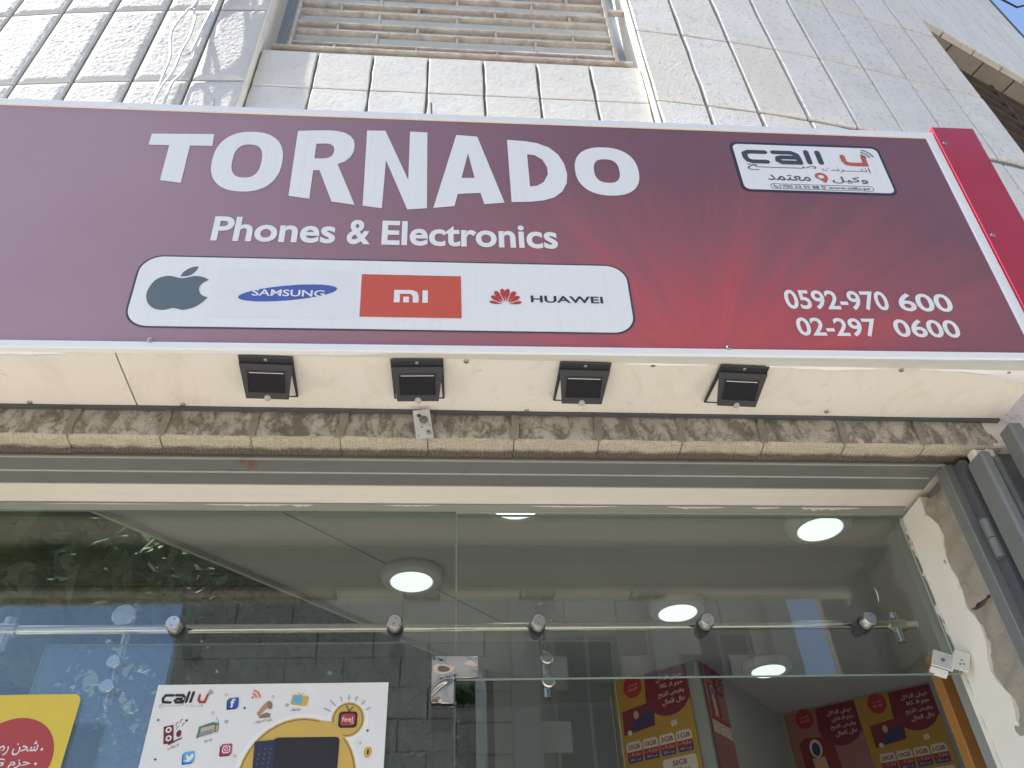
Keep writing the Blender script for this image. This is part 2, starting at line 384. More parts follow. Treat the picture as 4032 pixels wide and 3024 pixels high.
def poly(p0, segs, sgn):
    pts = [Vector((p0[0], p0[1]))]
    for a, l in segs: pts.append(pts[-1] + sgn*l*Vector((math.cos(rad(a)), math.sin(rad(a)))))
    return pts
def at(pts, s):
    for a, b in zip(pts[:-1], pts[1:]):
        L = (b-a).length
        if s <= L or b is pts[-1]: return a + (b-a)*(s/L)
        s -= L
PR = poly((.735, -.035), [(4, .2), (5.5, .2), (7, .2), (8.5, .2), (10, .2), (11, 1.5)], 1)
PL = poly((-.695, -.035), [(-2.5, .25), (-4, .25), (-5, .25), (-6.5, .25), (-8, .25), (-9, 1.5)], -1)

def stone_mesh(name, wd, ht, dp, m, seed, rough=False):
    """slab with worn arrises; local x across, z up, front at y=0"""
    rnd = random.Random(seed); mb = MB()
    if rough:
        nx, nz = 36, 90; ch = .004; vs = []; mg = .022
        for j in range(nz+1):
            for i in range(nx+1):
                x, z = wd*i/nx, ht*j/nz
                e = min(x, wd-x, z, ht-z); k = max(0, min(1, (e-mg*.5)/(mg*.5)))
                p = Vector((x*1.6, seed*3.1, z))
                h = noise.noise(p*85)*.5 + noise.noise(p*150+Vector((9, 0, 0)))*.4
                h = max(-.25, h)
                y = -(.003*k + .0036*k*max(h, -.1)) + (ch if (i in (0, nx) or j in (0, nz)) else 0)
                vs.append((x, y, z))
        fs = [(j*(nx+1)+i, j*(nx+1)+i+1, (j+1)*(nx+1)+i+1, (j+1)*(nx+1)+i) for j in range(nz) for i in range(nx)]
        per = [i for i in range(nx+1)] + [j*(nx+1)+nx for j in range(1, nz+1)] + [nz*(nx+1)+i for i in range(nx-1, -1, -1)] + [j*(nx+1) for j in range(nz-1, 0, -1)]
        n0 = len(vs); vs += [(vs[i][0], dp, vs[i][2]) for i in per]; n = len(per)
        fs += [(per[i], n0+i, n0+(i+1) % n, per[(i+1) % n]) for i in range(n)]
        mb.add(vs, fs); return mb.mesh(name, m, True)
    k = 4; out = []
    for (a, b) in (((0, 0), (wd, 0)), ((wd, 0), (wd, ht)), ((wd, ht), (0, ht)), ((0, ht), (0, 0))):
        for i in range(k):
            t = i/k; jx = rnd.uniform(-.0025, .0025) if i else 0
            x, z = a[0]+(b[0]-a[0])*t, a[1]+(b[1]-a[1])*t
            if a[1] == b[1]: z += jx
            else: x += jx
            out.append((x, z))
    n = len(out); cx, cz = wd/2, ht/2; ins = []
    for x, z in out:
        d = rnd.uniform(.002, .005); ins.append((x + math.copysign(d, cx-x) if abs(x-cx) > wd*.45 else x, z + math.copysign(d, cz-z) if abs(z-cz) > ht*.46 else z))
    vs = [(x, 0, z) for x, z in ins] + [(x, rnd.uniform(.003, .006), z) for x, z in out] + [(x, dp, z) for x, z in out]
    fs = [tuple(range(n))] + [(i, n+i, n+(i+1) % n, (i+1) % n) for i in range(n)] + [(n+i, 2*n+i, 2*n+(i+1) % n, n+(i+1) % n) for i in range(n)]
    return mb.add(vs, fs).mesh(name, m)

_cache = {}
def stone(parent, pos, head, wd, ht, kind, variant):
    key = (kind, round(wd, 3), round(ht, 3), variant)
    if key not in _cache:
        m = {'smooth': S['stone_smooth'], 'tile': S['stone_tile'], 'rough': S['stone_rough'], 'opp': S['opp'], 'opp2': S['opp2']}[kind]
        _cache[key] = stone_mesh('stone', wd, ht, .03, m, hash(key) % 9973 if False else variant*7+int(wd*1000)+int(ht*100), kind == 'rough')
    return link('stone', _cache[key], parent, pos, head)

def backing(name, pts, z0, z1, off, thick, parent, mat=None):
    f = [Vector((p.x, p.y + off)) for p in pts]; b = [Vector((p.x, p.y + off + thick)) for p in pts]
    mb = MB(); mb.prism([(p.x, p.y) for p in f] + [(p.x, p.y) for p in reversed(b)], z0, z1, 'z'); return mb.build(name, mat or S['mortar'], parent)

J = .0105
zl = [2.20, 2.715, 3.235, 3.755, 4.272, 4.792, 5.345, 5.865, 6.385, 6.905, 7.425]
rnd = random.Random(4)
# left wall: hammered slabs
el = [0, .185, .383, .583, .776, .976, 1.176, 1.376, 1.576, 1.776, 1.976]
pl = [at(PL, s) for s in el]
wl = backing('facade_wall', list(reversed(pl)), 3.2, 7.9, .011, .22, bld)
for i in range(len(el)-1):
    a, b = pl[i+1], pl[i]; hd = math.atan2(b.y-a.y, b.x-a.x)
    for j in range(2, 8):
        stone(wl, (a.x+J/2, a.y, zl[j]+J/2), hd, round((b-a).length-J, 3), round(zl[j+1]-zl[j]-J, 3), 'rough' if 3 <= j <= 5 and i < 7 else 'smooth', (i*2+j) % 3)
# right wall: smooth slabs
er = [0, .190, .390, .592, .797, 1.010, 1.226, 1.432, 1.614]
pr = [at(PR, s) for s in er]
wr = backing('facade_wall', pr, 3.2, 7.9, .011, .22, bld)
for i in range(len(er)-1):
    a, b = pr[i], pr[i+1]; hd = math.atan2(b.y-a.y, b.x-a.x)
    for j in range(2, 10):
        stone(wr, (a.x+J/2, a.y, zl[j]+J/2+ .04*i/8*(j > 3)), hd, round((b-a).length-J, 3), round(zl[j+1]-zl[j]-J, 3), 'smooth', (i*3+j) % 4)
# centre tiles under the window
wc = MB().box(-.70, .735, .011, .23, 3.2, 4.553).build('facade_wall', S['mortar'], bld)
xc = [-.690, -.482, -.281, -.078, .126, .326, .529, .728]; zc = [3.29, 3.542, 3.796, 4.052, 4.306, 4.556]
for i in range(7):
    for j in range(5):
        stone(wc, (xc[i]+.004, 0, zc[j]+.004), 0, round(xc[i+1]-xc[i]-.008, 3), round(zc[j+1]-zc[j]-.008, 3), 'tile', (i+2*j) % 4)
# bright sawn returns where the side walls stand proud of the tiles
for x0, x1 in ((-.6995, -.6935), (.7285, .7345)):
    MB().box(x0, x1, -.031, .2, 3.3, 7.5).build('wall_return', S['edge_stone'], bld)
# wall above the window
MB().box(-.69, .73, .03, .26, 6.0, 7.9).build('facade_wall', S['stone_smooth'], bld)

# far right face, turned away, with a window
c0 = pr[-1]; h2 = rad(22); d2 = Vector((math.cos(h2), math.sin(h2))); n2 = Vector((-d2.y, d2.x))
def F2(s, dpt, z): q = c0 + d2*s + n2*dpt; return Vector((q.x, q.y, z))
def box2(mb, s0, s1, y0, y1, z0, z1, mi=0):
    vs = [F2(s, y, z) for z in (z0, z1) for (s, y) in ((s0, y0), (s1, y0), (s1, y1), (s0, y1))]
    return mb.add(vs, [(0, 3, 2, 1), (4, 5, 6, 7), (0, 1, 5, 4), (1, 2, 6, 5), (2, 3, 7, 6), (3, 0, 4, 7)], mi)
wf = box2(MB(), .001, 1.40, .011, .24, 5.585, 7.9).build('facade_wall', S['mortar'], bld)
e2 = [0, .165, .395, .605, .78, .98, 1.165, 1.40]; z2l = [5.572, 6.095, 6.615, 7.135, 7.655]
for i in range(7):
    for j in range(4):
        q = F2(e2[i]+J/2, 0, z2l[j]+J/2); stone(wf, q, h2, round(e2[i+1]-e2[i]-J, 3), round(z2l[j+1]-z2l[j]-J, 3), 'smooth', (i+j*3) % 4)
# lintel blocks seen from below
for i in range(6):
    box2(MB(), .02+i*.235, .02+(i+1)*.235-.012, .032, .215, 5.570, 5.584).build('lintel_stone', S['jamb_stone'], bld)
w2 = empty('window', (0, 0, 0)); w2.parent = bld
for k in range(22):
    z1 = 5.56-k*.075
    mb = MB(); mb.add([F2(.004, .20, z1-.07), F2(1.40, .20, z1-.07), F2(1.40, .23, z1), F2(.004, .23, z1), F2(.004, .24, z1-.07), F2(1.40, .24, z1-.07)],
           [(0, 1, 2, 3), (4, 5, 2, 3), (0, 1, 5, 4)]); mb.build('slat', S['dark_slat'], w2)
box2(MB(), .0, 1.4, .245, .26, 3.9, 5.6).build('back_board', S['steel_dark'], w2)
for s in (.28, .62, .96, 1.3): box2(MB(), s, s+.014, .10, .114, 3.9, 5.568).build('bar', S['dark_slat'], w2)
for k in range(14): box2(MB(), .004, 1.40, .095, .119, 5.5-k*.11, 5.508-k*.11).build('bar', S['dark_slat'], w2)
wf2 = box2(MB(), 0, 1.40, .02, .24, 3.2, 3.9).build('facade_wall', S['stone_smooth'], bld)
# corner downpipe and its cable
mb = MB(); mb.tube([F2(1.44, .02, 3), F2(1.44, .02, 8)], .022, 10); tag(mb.build('downpipe', S['steel_dark'], None, True), 'dark downpipe on the far right corner against the sky', 'pipe')
mb = MB(); mb.tube([F2(1.10, -.03, 7.25), F2(1.30, -.05, 6.98), F2(1.42, -.08, 6.84), F2(1.75, -.35, 6.86), F2(2.2, -.8, 6.75), F2(3.2, -1.8, 6.9)], .007, 6)
tag(mb.build('cable', S['black_cable'], None, True), 'dark cable leaving the top right corner across the sky', 'cable')

# centre window: shutter, rails and rusty grille
wn = empty('window', (0, 0, 0)); wn.parent = bld
for k in range(27):
    z0 = 4.60+k*.054; prof = [(.150, z0), (.141, z0+.012), (.138, z0+.027), (.141, z0+.042), (.150, z0+.0535), (.158, z0+.0535), (.158, z0)]
    MB().prism(prof, -.68, .722, 'x').build('shutter_slat', S['shutter'], wn, True)
MB().box(-.69, .728, .02, .22, 4.556, 4.59).build('sill', S['edge_stone'], wn)
for x0, x1 in ((-.694, -.662), (.695, .7285)):
    MB().box(x0, x1, .115, .137, 4.592, 6.0).build('guide_rail', S['rail_blue'], wn)
zb = [4.642, 4.742, 4.804, 4.902, 4.970, 5.063, 5.135, 5.228, 5.30, 5.393, 5.465, 5.558, 5.63, 5.723]
for z in zb: MB().box(-.593, .646, .008, .032, z, z+.007).build('grille_bar', S['bar'], wn)
MB().box(-.665, .705, .004, .036, 4.600, 4.611).build('grille_bar', S['bar'], wn)
allz = [4.611] + zb
for gi in range(len(allz)-1):
    z0, z1 = allz[gi]+(.007 if gi else 0), allz[gi+1]
    for k in range(-3, 2):
        x = (.489 if gi % 2 == 0 else .336) + k*.308
        if -.56 < x < .62: MB().box(x-.005, x+.005, .009, .031, z0, z1).build('grille_connector', S['grille'], wn)
for x in (-.598, .647): MB().box(x-.006, x+.006, .007, .033, 4.611, 5.75).build('grille_upright', S['bar'], wn)
for x0, x1 in ((.653, .7295), (-.694, -.604)): MB().box(x0, x1, .010, .032, 5.035, 5.052).build('grille_arm', S['bar'], wn)

# ground floor: lintel, right jamb, wall to the right and left
lt = MB().box(-1.9, 1.36, .066, .40, 2.86, 3.3).build('lintel_wall', S['mortar'], bld)
def lintel_mesh(seed):
    mb = MB(); wd = .2005; nx = 14
    prof = [(0, 3.0), (0, 2.94), (0, 2.90), (0, 2.872), (0, 2.85), (0, 2.83), (0, 2.81), (0, 2.792), (.001, 2.778), (.006, 2.7705), (.016, 2.7685), (.028, 2.7675), (.040, 2.767), (.052, 2.7665), (.0605, 2.768), (.065, 2.80), (.065, 3.0)]
    vs = []
    for i in range(nx+1):
        x = wd*i/nx; edge = .003 if i in (0, nx) else 0
        for k, (y, z) in enumerate(prof):
            p = Vector((x+seed*5.3, y, z)); a = noise.fractal(p*11, 1, 2, 4)*.006 + noise.noise(p*60)*.0016
            if k < 8: vs.append((x, y + edge + max(-.006, a) + .001, z))
            elif k < 15: vs.append((x, y + edge*.3, z + a*.45 + edge*.5))
            else: vs.append((x, y, z))
    m = len(prof)
    for i in range(nx):
        for k in range(m-1): mb.add([], []); mb.f.append([i*m+k, i*m+k+1, (i+1)*m+k+1, (i+1)*m+k]); mb.m.append(1 if k >= 8 else 0)
    mb.v = vs
    for e in (0, nx): mb.f.append([e*m+k for k in range(m)]); mb.m.append(0)
    return mb.mesh('stone', [S['lintel'], S['lintel_under']], True)
MB().box(-1.9, 1.36, .0075, .062, 2.774, 2.99).build('mortar_bed', S['mortar'], bld)
for i in range(-9, 7):
    x = .168+.203*i; rj = random.Random(i); nn = 10
    if x > 1.3: continue
    L_ = [(x-.006-.006*rj.random()+(.001*k), 2.777+.013*k) for k in range(nn)]; R_j = [(x+.005+.006*rj.random()+(.001*k), 2.777+.013*k) for k in range(nn-1, -1, -1)]
    MB().prism(L_+R_j, -.0035, .02, 'y').build('mortar_joint', S['dark_mortar'], bld)
lm = [lintel_mesh(k) for k in range(5)]
for i in range(-10, 6):
    link('stone', lm[(i*2) % 5], lt, (.168+.203*i+.0012, 0, 0))
rwl = MB().box(1.345, 3.4, .0315, .40, 0, 3.3).build('facade_wall', S['mortar'], bld)
for i in range(9):
    for j in range(6):
        if i == 0 and j < 5: continue
        stone(rwl, (1.390+.203*(i-.15)+.003 if i else 1.361, 0, .17+j*.52+.003), 0, .197, .514, 'smooth', (i+j) % 4)
for j in range(5): stone(rwl, (1.305, .002, .17+j*.52+.003), 0, .053, .514, 'smooth', j % 2)
lwl = MB().box(-3.2, -1.72, .02, .40, 0, 3.3).build('facade_wall', S['stone_smooth'], bld)
# rough stones of the reveal, between plaster and steel
for j in range(7):
    z0 = .58+j*.315; mb = MB(); rr = random.Random(j)
    nz, ny = 22, 12; vs = []
    for a in range(nz+1):
        for b in range(ny+1):
            z = z0+.305*a/nz; y = .107+.175*b/ny
            e = .008 if a in (0, nz) else 0
            vs.append((1.309 + e + noise.fractal(Vector((j*3, y*20, z*20)), 1, 2, 5)*.013, y, z))
    mb.add(vs, [(a*(ny+1)+b, a*(ny+1)+b+1, (a+1)*(ny+1)+b+1, (a+1)*(ny+1)+b) for a in range(nz) for b in range(ny)])
    mb.build('reveal_stone', S['jamb_stone'], bld, True)
MB().box(1.330, 1.36, .032, .30, 0, 2.80).build('reveal_core', S['mortar'], bld)
# plaster reveal, ragged outer edge
def plaster():
    rr = random.Random(8); edge = [(.215 if False else .262 + noise.fractal(Vector((0, 2, z*11)), 1, 2, 5)*.03, z) for z in [k*.025 for k in range(0, 113)]]
    edge = [(y, z) for y, z in edge]
    pts = edge + [(.401, 2.80), (.401, 0)]
    MB().prism(pts, 1.305, 1.344, 'x').build('plaster_jamb', S['plaster'], bld)
    MB().prism([(.185, 2.835), (.185, 2.823), (.30, 2.818), (.345, 2.819), (.40, 2.822), (.40, 2.86), (.185, 2.86)], -1.72, 1.36, 'x').build('plaster_head', S['plaster'], bld)
plaster()
rr = random.Random(3)
MB().box(-1.72, 1.3035, .347, .3800, 2.8138, 2.8172).build('head_strip', S['head_grey'], bld)
for k in range(9):           # filler smeared along the grey strip above the glass
    x = [-1.02, -.62, -.40, .24, .62, 1.0, -.15, .86, -1.35][k]; L = [.30, .22, .06, .24, .16, .17, .14, .08, .2][k]; n = 26
    w0 = [.004, .012, .016, .010, .018, .024, .006, .02, .01][k]
    top = [(x+L*i/n, .3475) for i in range(n+1)]; bot = [(x+L*i/n, .3478+w0*max(0, math.sin(math.pi*i/n))**.5*(.35+.9*abs(noise.noise(Vector(((x+L*i/n)*38, k, 0)))))) for i in range(n, -1, -1)]
    MB().prism(top+bot, 2.8128, 2.8136, 'z').build('filler_smear', S['smear'], bld)
for k in range(12):
    z = 2.78-k*.075+rr.uniform(-.02, .02); n = 7; L = rr.uniform(.03, .09)
    a = [(1.3045, z-L*i/n) for i in range(n+1)]; b = [(1.3045-rr.uniform(.002, .012)*math.sin(math.pi*i/n), z-L*i/n) for i in range(n, -1, -1)]
    MB().prism(a+b, .3790, .3803, 'y').build('filler_smear', S['smear'], bld)

# ------------------------------------------------------------------ lettering and flat print helpers
AR = {'ا': ('FE8D', 'FE8E', None, None), 'إ': ('FE87', 'FE88', None, None), 'ب': ('FE8F', 'FE90', 'FE91', 'FE92'), 'ة': ('FE93', 'FE94', None, None), 'ت': ('FE95', 'FE96', 'FE97', 'FE98'),
      'ح': ('FEA1', 'FEA2', 'FEA3', 'FEA4'), 'د': ('FEA9', 'FEAA', None, None), 'ر': ('FEAD', 'FEAE', None, None), 'ز': ('FEAF', 'FEB0', None, None), 'ش': ('FEB5', 'FEB6', 'FEB7', 'FEB8'),
      'ص': ('FEB9', 'FEBA', 'FEBB', 'FEBC'), 'ع': ('FEC9', 'FECA', 'FECB', 'FECC'), 'ف': ('FED1', 'FED2', 'FED3', 'FED4'), 'ق': ('FED5', 'FED6', 'FED7', 'FED8'), 'ك': ('FED9', 'FEDA', 'FEDB', 'FEDC'),
      'ل': ('FEDD', 'FEDE', 'FEDF', 'FEE0'), 'م': ('FEE1', 'FEE2', 'FEE3', 'FEE4'), 'ن': ('FEE5', 'FEE6', 'FEE7', 'FEE8'), 'ه': ('FEE9', 'FEEA', 'FEEB', 'FEEC'), 'و': ('FEED', 'FEEE', None, None),
      'ي': ('FEF1', 'FEF2', 'FEF3', 'FEF4'), 'ئ': ('FE89', 'FE8A', 'FE8B', 'FE8C'), 'ـ': ('0640', '0640', '0640', '0640'), 'ﻻ': ('FEFB', 'FEFC', None, None)}
def arabic(s):
    s = s.replace('لا', 'ﻻ'); out = []
    for i, ch in enumerate(s):
        if ch not in AR: out.append(ch); continue
        pv = i > 0 and s[i-1] in AR and AR[s[i-1]][2] is not None
        nx = i+1 < len(s) and s[i+1] in AR and AR[ch][2] is not None
        f = AR[ch][3 if pv and nx else 1 if pv else 2 if nx else 0]; out.append(chr(int(f, 16)))
    out.reverse(); r = []; run = []
    for ch in out:
        if ord(ch) < 128 and ch.isalnum(): run.append(ch)
        else: r += reversed(run); run = []; r.append(ch)
    return ''.join(r + list(reversed(run)))

def text_geo(body, off=0.0, res=4):
    c = bpy.data.curves.new('t', 'FONT'); c.body = body; c.resolution_u = res; c.offset = off; c.fill_mode = 'FRONT'
    o = bpy.data.objects.new('t', c); COL.objects.link(o); dg = bpy.context.evaluated_depsgraph_get()
    me = bpy.data.meshes.new_from_object(o.evaluated_get(dg))
    vs = [tuple(v.co) for v in me.vertices]; fs = [tuple(p.vertices) for p in me.polygons]
    bpy.data.objects.remove(o); bpy.data.curves.remove(c); bpy.data.meshes.remove(me)
    return vs, fs
_, _ = text_geo('H'); CAPH = max(v[1] for v in text_geo('H')[0])

def text(parent, body, x0, x1, base, cap, m, z, off=.0, name='lettering', full=None, slope=0.0, shear=0.0):
    """fit a line of text between x0 and x1; cap height, or full=(y0, y1) box height"""
    vs, fs = text_geo(body, off)
    xa, xb = min(v[0] for v in vs), max(v[0] for v in vs); ya, yb = min(v[1] for v in vs), max(v[1] for v in vs)
    out = []
    for v in vs:
        x = x0 + (v[0]-xa)/(xb-xa)*(x1-x0)
        y = full[0] + (v[1]-ya)/(yb-ya)*(full[1]-full[0]) if full else base + v[1]/CAPH*cap
        out.append((x + shear*(y-(full[0] if full else base)), y + slope*(x-x0), z))
    mb = MB(); mb.add(out, fs); mb.keep = True; o = mb.build(name, m, parent); return o

def shape(parent, loops, m, z, name='print'):
    mb = MB(); mb.flat(loops, z); mb.keep = True; return mb.build(name, m, parent)
def circ(cx, cy, rx, ry=None, n=28, a0=0, a1=360, rot=0):
    ry = ry or rx; full = abs(a1-a0) >= 360; k = n if full else n+1; cr, sr = math.cos(rot), math.sin(rot); o = []
    for i in range(k):
        t = rad(a0+(a1-a0)*i/n); x, y = rx*math.cos(t), ry*math.sin(t); o.append((cx+x*cr-y*sr, cy+x*sr+y*cr))
    return o
def sup(cx, cy, rx, ry, e=2.4, n=40, lean=0):
    o = []
    for i in range(n):
        t = 2*math.pi*i/n; c, s = math.cos(t), math.sin(t)
        x = rx*math.copysign(abs(c)**(2/e), c); y = ry*math.copysign(abs(s)**(2/e), s); o.append((cx+x+lean*y, cy+y))
    return o
def rrect(x0, x1, y0, y1, r, n=6):
    o = []
    for cx, cy, a in ((x1-r, y1-r, 0), (x0+r, y1-r, 90), (x0+r, y0+r, 180), (x1-r, y0+r, 270)):
        o += [(cx+r*math.cos(rad(a+90*i/n)), cy+r*math.sin(rad(a+90*i/n))) for i in range(n+1)]
    return o
def spline(pts, n=5, sharp=()):
    o = []; k = len(pts)
    for i in range(k):
        p0, p1, p2, p3 = pts[i-1], pts[i], pts[(i+1) % k], pts[(i+2) % k]
        if i in sharp: p0 = p1
        if (i+1) % k in sharp: p3 = p2
        for j in range(n):
            t = j/n; o.append(tuple(.5*((2*p1[a]) + (-p0[a]+p2[a])*t + (2*p0[a]-5*p1[a]+4*p2[a]-p3[a])*t*t + (-p0[a]+3*p1[a]-3*p2[a]+p3[a])*t**3) for a in (0, 1)))
    return o
def ribbon(pts, wd, caps=True, n=5):
    P2 = [Vector(p) for p in pts]; L = []; R = []; h = wd/2
    for i, p in enumerate(P2):
        a = (p-P2[i-1]).normalized() if i else None; b = (P2[i+1]-p).normalized() if i < len(P2)-1 else None
        d = (a+b).normalized() if a and b else (a or b); nn = Vector((-d.y, d.x)); k = h/max(.45, nn.dot(Vector((-(a or b).y, (a or b).x))))
        L.append(p+nn*k); R.append(p-nn*k)
    o = [tuple(q) for q in L]
    if caps:
        d = (P2[-1]-P2[-2]).normalized(); a0 = math.atan2(d.x, -d.y); o += [(P2[-1].x+h*math.cos(a0-math.pi*i/n), P2[-1].y+h*math.sin(a0-math.pi*i/n)) for i in range(1, n)]
    o += [tuple(q) for q in reversed(R)]
    if caps:
        d = (P2[0]-P2[1]).normalized(); a0 = math.atan2(d.x, -d.y); o += [(P2[0].x+h*math.cos(a0-math.pi*i/n), P2[0].y+h*math.sin(a0-math.pi*i/n)) for i in range(1, n)]
    return o
def rot(loop, cx, cy, a):
    c, s = math.cos(rad(a)), math.sin(rad(a)); return [(cx+(x-cx)*c-(y-cy)*s, cy+(x-cx)*s+(y-cy)*c) for x, y in loop]

# ------------------------------------------------------------------ shop sign
T6 = rad(6); ex = Vector((1, 0, 0)); ey = Vector((0, -math.sin(T6), math.cos(T6))); ez = ex.cross(ey)
RS = .011
exr = ex*math.cos(RS)+ey*math.sin(RS); eyr = -ex*math.sin(RS)+ey*math.cos(RS)
SM = Matrix(((exr.x, eyr.x, ez.x, 0), (exr.y, eyr.y, ez.y, -.214), (exr.z, eyr.z, ez.z, 2.85), (0, 0, 0, 1)))
sign = empty('shop_sign', label='wide maroon shop sign reading TORNADO Phones and Electronics above the door', cat='sign', mat=SM)
q = lambda *pts: [(u, v-RS*u) for u, v in pts]
XL, XR = -2.1, 1.392
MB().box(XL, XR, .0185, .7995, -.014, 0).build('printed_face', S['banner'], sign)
MB().box(XL, 1.418, .7995, .822, -.03, .006, bev=.0015).build('frame_strip', S['alu_white'], sign)
MB().box(XL, 1.418, -.001, .0185, -.012, .006, bev=.0015).build('frame_strip', S['alu_white'], sign)
MB().box(1.392, 1.418, .0185, .7995, -.03, .005, bev=.0015).build('frame_strip', S['alu_white'], sign)
MB().box(1.4195, 1.548, .012, .842, -.045, .010, bev=.0015).build('end_panel', S['red_side'], sign)
MB().box(XL, 1.41, .02, .80, -.034, -.0145).build('back_board', S['alu_white'], sign)
Wt, Z1 = S['white_print'], .0012
Tt = q((-.763, .696), (-.606, .704), (-.603, .657), (-.659, .655), (-.657, .513), (-.709, .521), (-.711, .653), (-.763, .652))
N_ = q((-.210, .745), (-.161, .747), (-.0945, .556), (-.095, .748), (-.048, .747), (-.045, .454), (-.094, .447), (-.1545, .628), (-.157, .448), (-.205, .455))
A_ = q((.030, .742), (.087, .739), (.152, .484), (.100, .476), (.091, .517), (.033, .510), (.024, .465), (-.029, .456)); Ah = q((.061, .669), (.077, .573), (.043, .571))
D_ = q((.168, .731), (.215, .728), (.250, .722), (.281, .706), (.304, .679), (.318, .643), (.323, .602), (.319, .566), (.305, .534), (.283, .511), (.255, .498), (.220, .491), (.170, .487))
Dh = q((.220, .674), (.240, .672), (.260, .655), (.271, .625), (.271, .597), (.258, .567), (.240, .552), (.221, .548))
R_ = q((-.392, .731), (-.345, .7365), (-.310, .739), (-.288, .7375), (-.268, .7315), (-.252, .719), (-.242, .701), (-.239, .681), (-.2405, .657), (-.247, .635), (-.260, .617), (-.278, .606), (-.225, .457), (-.283, .466), (-.322, .580), (-.338, .579), (-.338, .473), (-.390, .481))
Rh = q((-.339, .682), (-.315, .685), (-.302, .6825), (-.294, .675), (-.291, .663), (-.291, .650), (-.295, .637), (-.303, .629), (-.317, .6255), (-.339, .624))
for lp in ([Tt], [sup(-.507, .6105, .088, .115, 2.35, 48), sup(-.508, .6105, .0365, .0635, 2.6, 36)], [R_, Rh], [N_], [A_, Ah], [D_, Dh], [sup(.432, .6155, .0865, .0955, 2.35, 48), sup(.4315, .6155, .0345, .0465, 2.6, 36)]):
    shape(sign, lp, Wt, Z1, 'letter')
text(sign, 'Phones', -.555, -.264, .3283, .076, Wt, Z1, .024); text(sign, '&', -.237, -.180, .3275, .078, Wt, Z1, .024); text(sign, 'Electronics', -.153, .279, .3275, .0765, Wt, Z1, .024)
text(sign, '0592-970', .819, 1.079, .147, .056, Wt, Z1, .02); text(sign, '600', 1.105, 1.243, .1455, .053, Wt, Z1, .02)
text(sign, '02-297', .828, 1.027, .0655, .051, Wt, Z1, .02); text(sign, '0600', 1.068, 1.232, .0655, .050, Wt, Z1, .02)
# phone makers' panel
shape(sign, [rrect(-.702, .443, .060, .275, .054, 10)], S['dark_print'], .0008, 'panel_border')
shape(sign, [rrect(-.697, .438, .064, .2705, .050, 10)], S['white_print'], .0014, 'panel')
ap = [(-.598, .204), (-.629, .2105), (-.655, .197), (-.6665, .162), (-.660, .132), (-.643, .114), (-.622, .1095), (-.600, .1155), (-.579, .1105), (-.556, .119), (-.541, .134), (-.532, .148), (-.547, .156), (-.555, .174), (-.550, .190), (-.537, .2005), (-.551, .2085), (-.570, .2115)]
shape(sign, [spline(ap, 5, (11, 15))], S['apple_grey'], .002, 'logo'); shape(sign, [spline([(-.602, .209), (-.597, .224), (-.583, .237), (-.567, .2415), (-.570, .228), (-.582, .213)], 5, (0, 3))], S['apple_grey'], .002, 'logo')
shape(sign, [[(-.518, .236), (-.205, .236), (-.203, .092), (-.514, .092)]], S['pale_panel'], .0018, 'logo_ground')
shape(sign, [circ(-.356, .1655, .1105, .0225, 44, rot=rad(8))], S['samsung_blue'], .0022, 'logo'); text(sign, 'SAMSUNG', -.436, -.274, .1555, .0185, S['white_print'], .0028, .016)
shape(sign, [q((-.193, .225), (.038, .227), (.039, .099), (-.191, .097))], S['mi_red'], .0022, 'logo')
mi = [[(-.116, .180), (-.076, .180), (-.064, .1755), (-.0595, .163), (-.0595, .1425), (-.073, .1425), (-.073, .161), (-.078, .1685), (-.1025, .1685), (-.1025, .1425), (-.116, .1425)], [(-.0945, .160), (-.0815, .160), (-.0815, .1425), (-.0945, .1425)], [(-.051, .180), (-.0385, .180), (-.0385, .1425), (-.051, .1425)]]
for lp in mi: shape(sign, [lp], S['white_print'], .0028, 'logo')
for a, ln, wd, off in ((9, .041, .0085, .004), (33, .043, .0115, .003), (55, .047, .0125, .002), (79, .048, .0120, .001), (101, .048, -.0120, .001), (125, .047, -.0125, .002), (147, .043, -.0115, .003), (171, .041, -.0085, .004)):
    c, s = math.cos(rad(a)), math.sin(rad(a))
    pt = [(.008, 0), (ln*.45, wd*.28), (ln*.78, wd*.62), (ln*.97, wd*.40), (ln*.98, -wd*.18), (ln*.72, -wd*.42), (ln*.40, -wd*.20)]
    shape(sign, [spline([(.1415+(x*c-y*s)*.93, .1425+x*s+y*c) for x, y in pt], 4, (0,))], S['petal'], .0022, 'logo')
text(sign, 'HUAWEI', .201, .372, .1508, .0195, S['navy_ink'], .0022, .02)
# carrier badge
shape(sign, [rrect(.793, 1.231, .553, .755, .022, 8)], S['navy_ink'], .0008, 'badge_border'); shape(sign, [rrect(.801, 1.2235, .561, .7455, .018, 8)], S['white_print'], .0014, 'badge')
ink = S['dark_print']
for pth in ([(.889, .7135), (.842, .7135), (.829, .706), (.829, .690), (.834, .6785), (.846, .6735), (.888, .6735)], [(.913, .7145), (.965, .7145), (.979, .706), (.982, .694), (.983, .673)], [(.983, .673), (.930, .673), (.920, .681), (.922, .690), (.934, .694), (.980, .694)]):
    shape(sign, [ribbon(pth, .0155)], ink, .002 + (.0006 if pth[0][0] > .97 else 0), 'letter')
for x in (1.0095, 1.0425): shape(sign, [ribbon([(x, .720), (x+.001, .676)], .016)], ink, .002, 'letter')
shape(sign, [ribbon([(1.112, .707), (1.112, .688), (1.117, .678), (1.128, .6745), (1.172, .6745), (1.173, .707)], .015)], S['callu_red'], .002, 'letter')
for r_ in (.018, .030, .042): shape(sign, [ribbon(circ(1.163, .700, r_, r_*.9, 10, 12, 72), .0035)], ink, .0026, 'signal_arc')
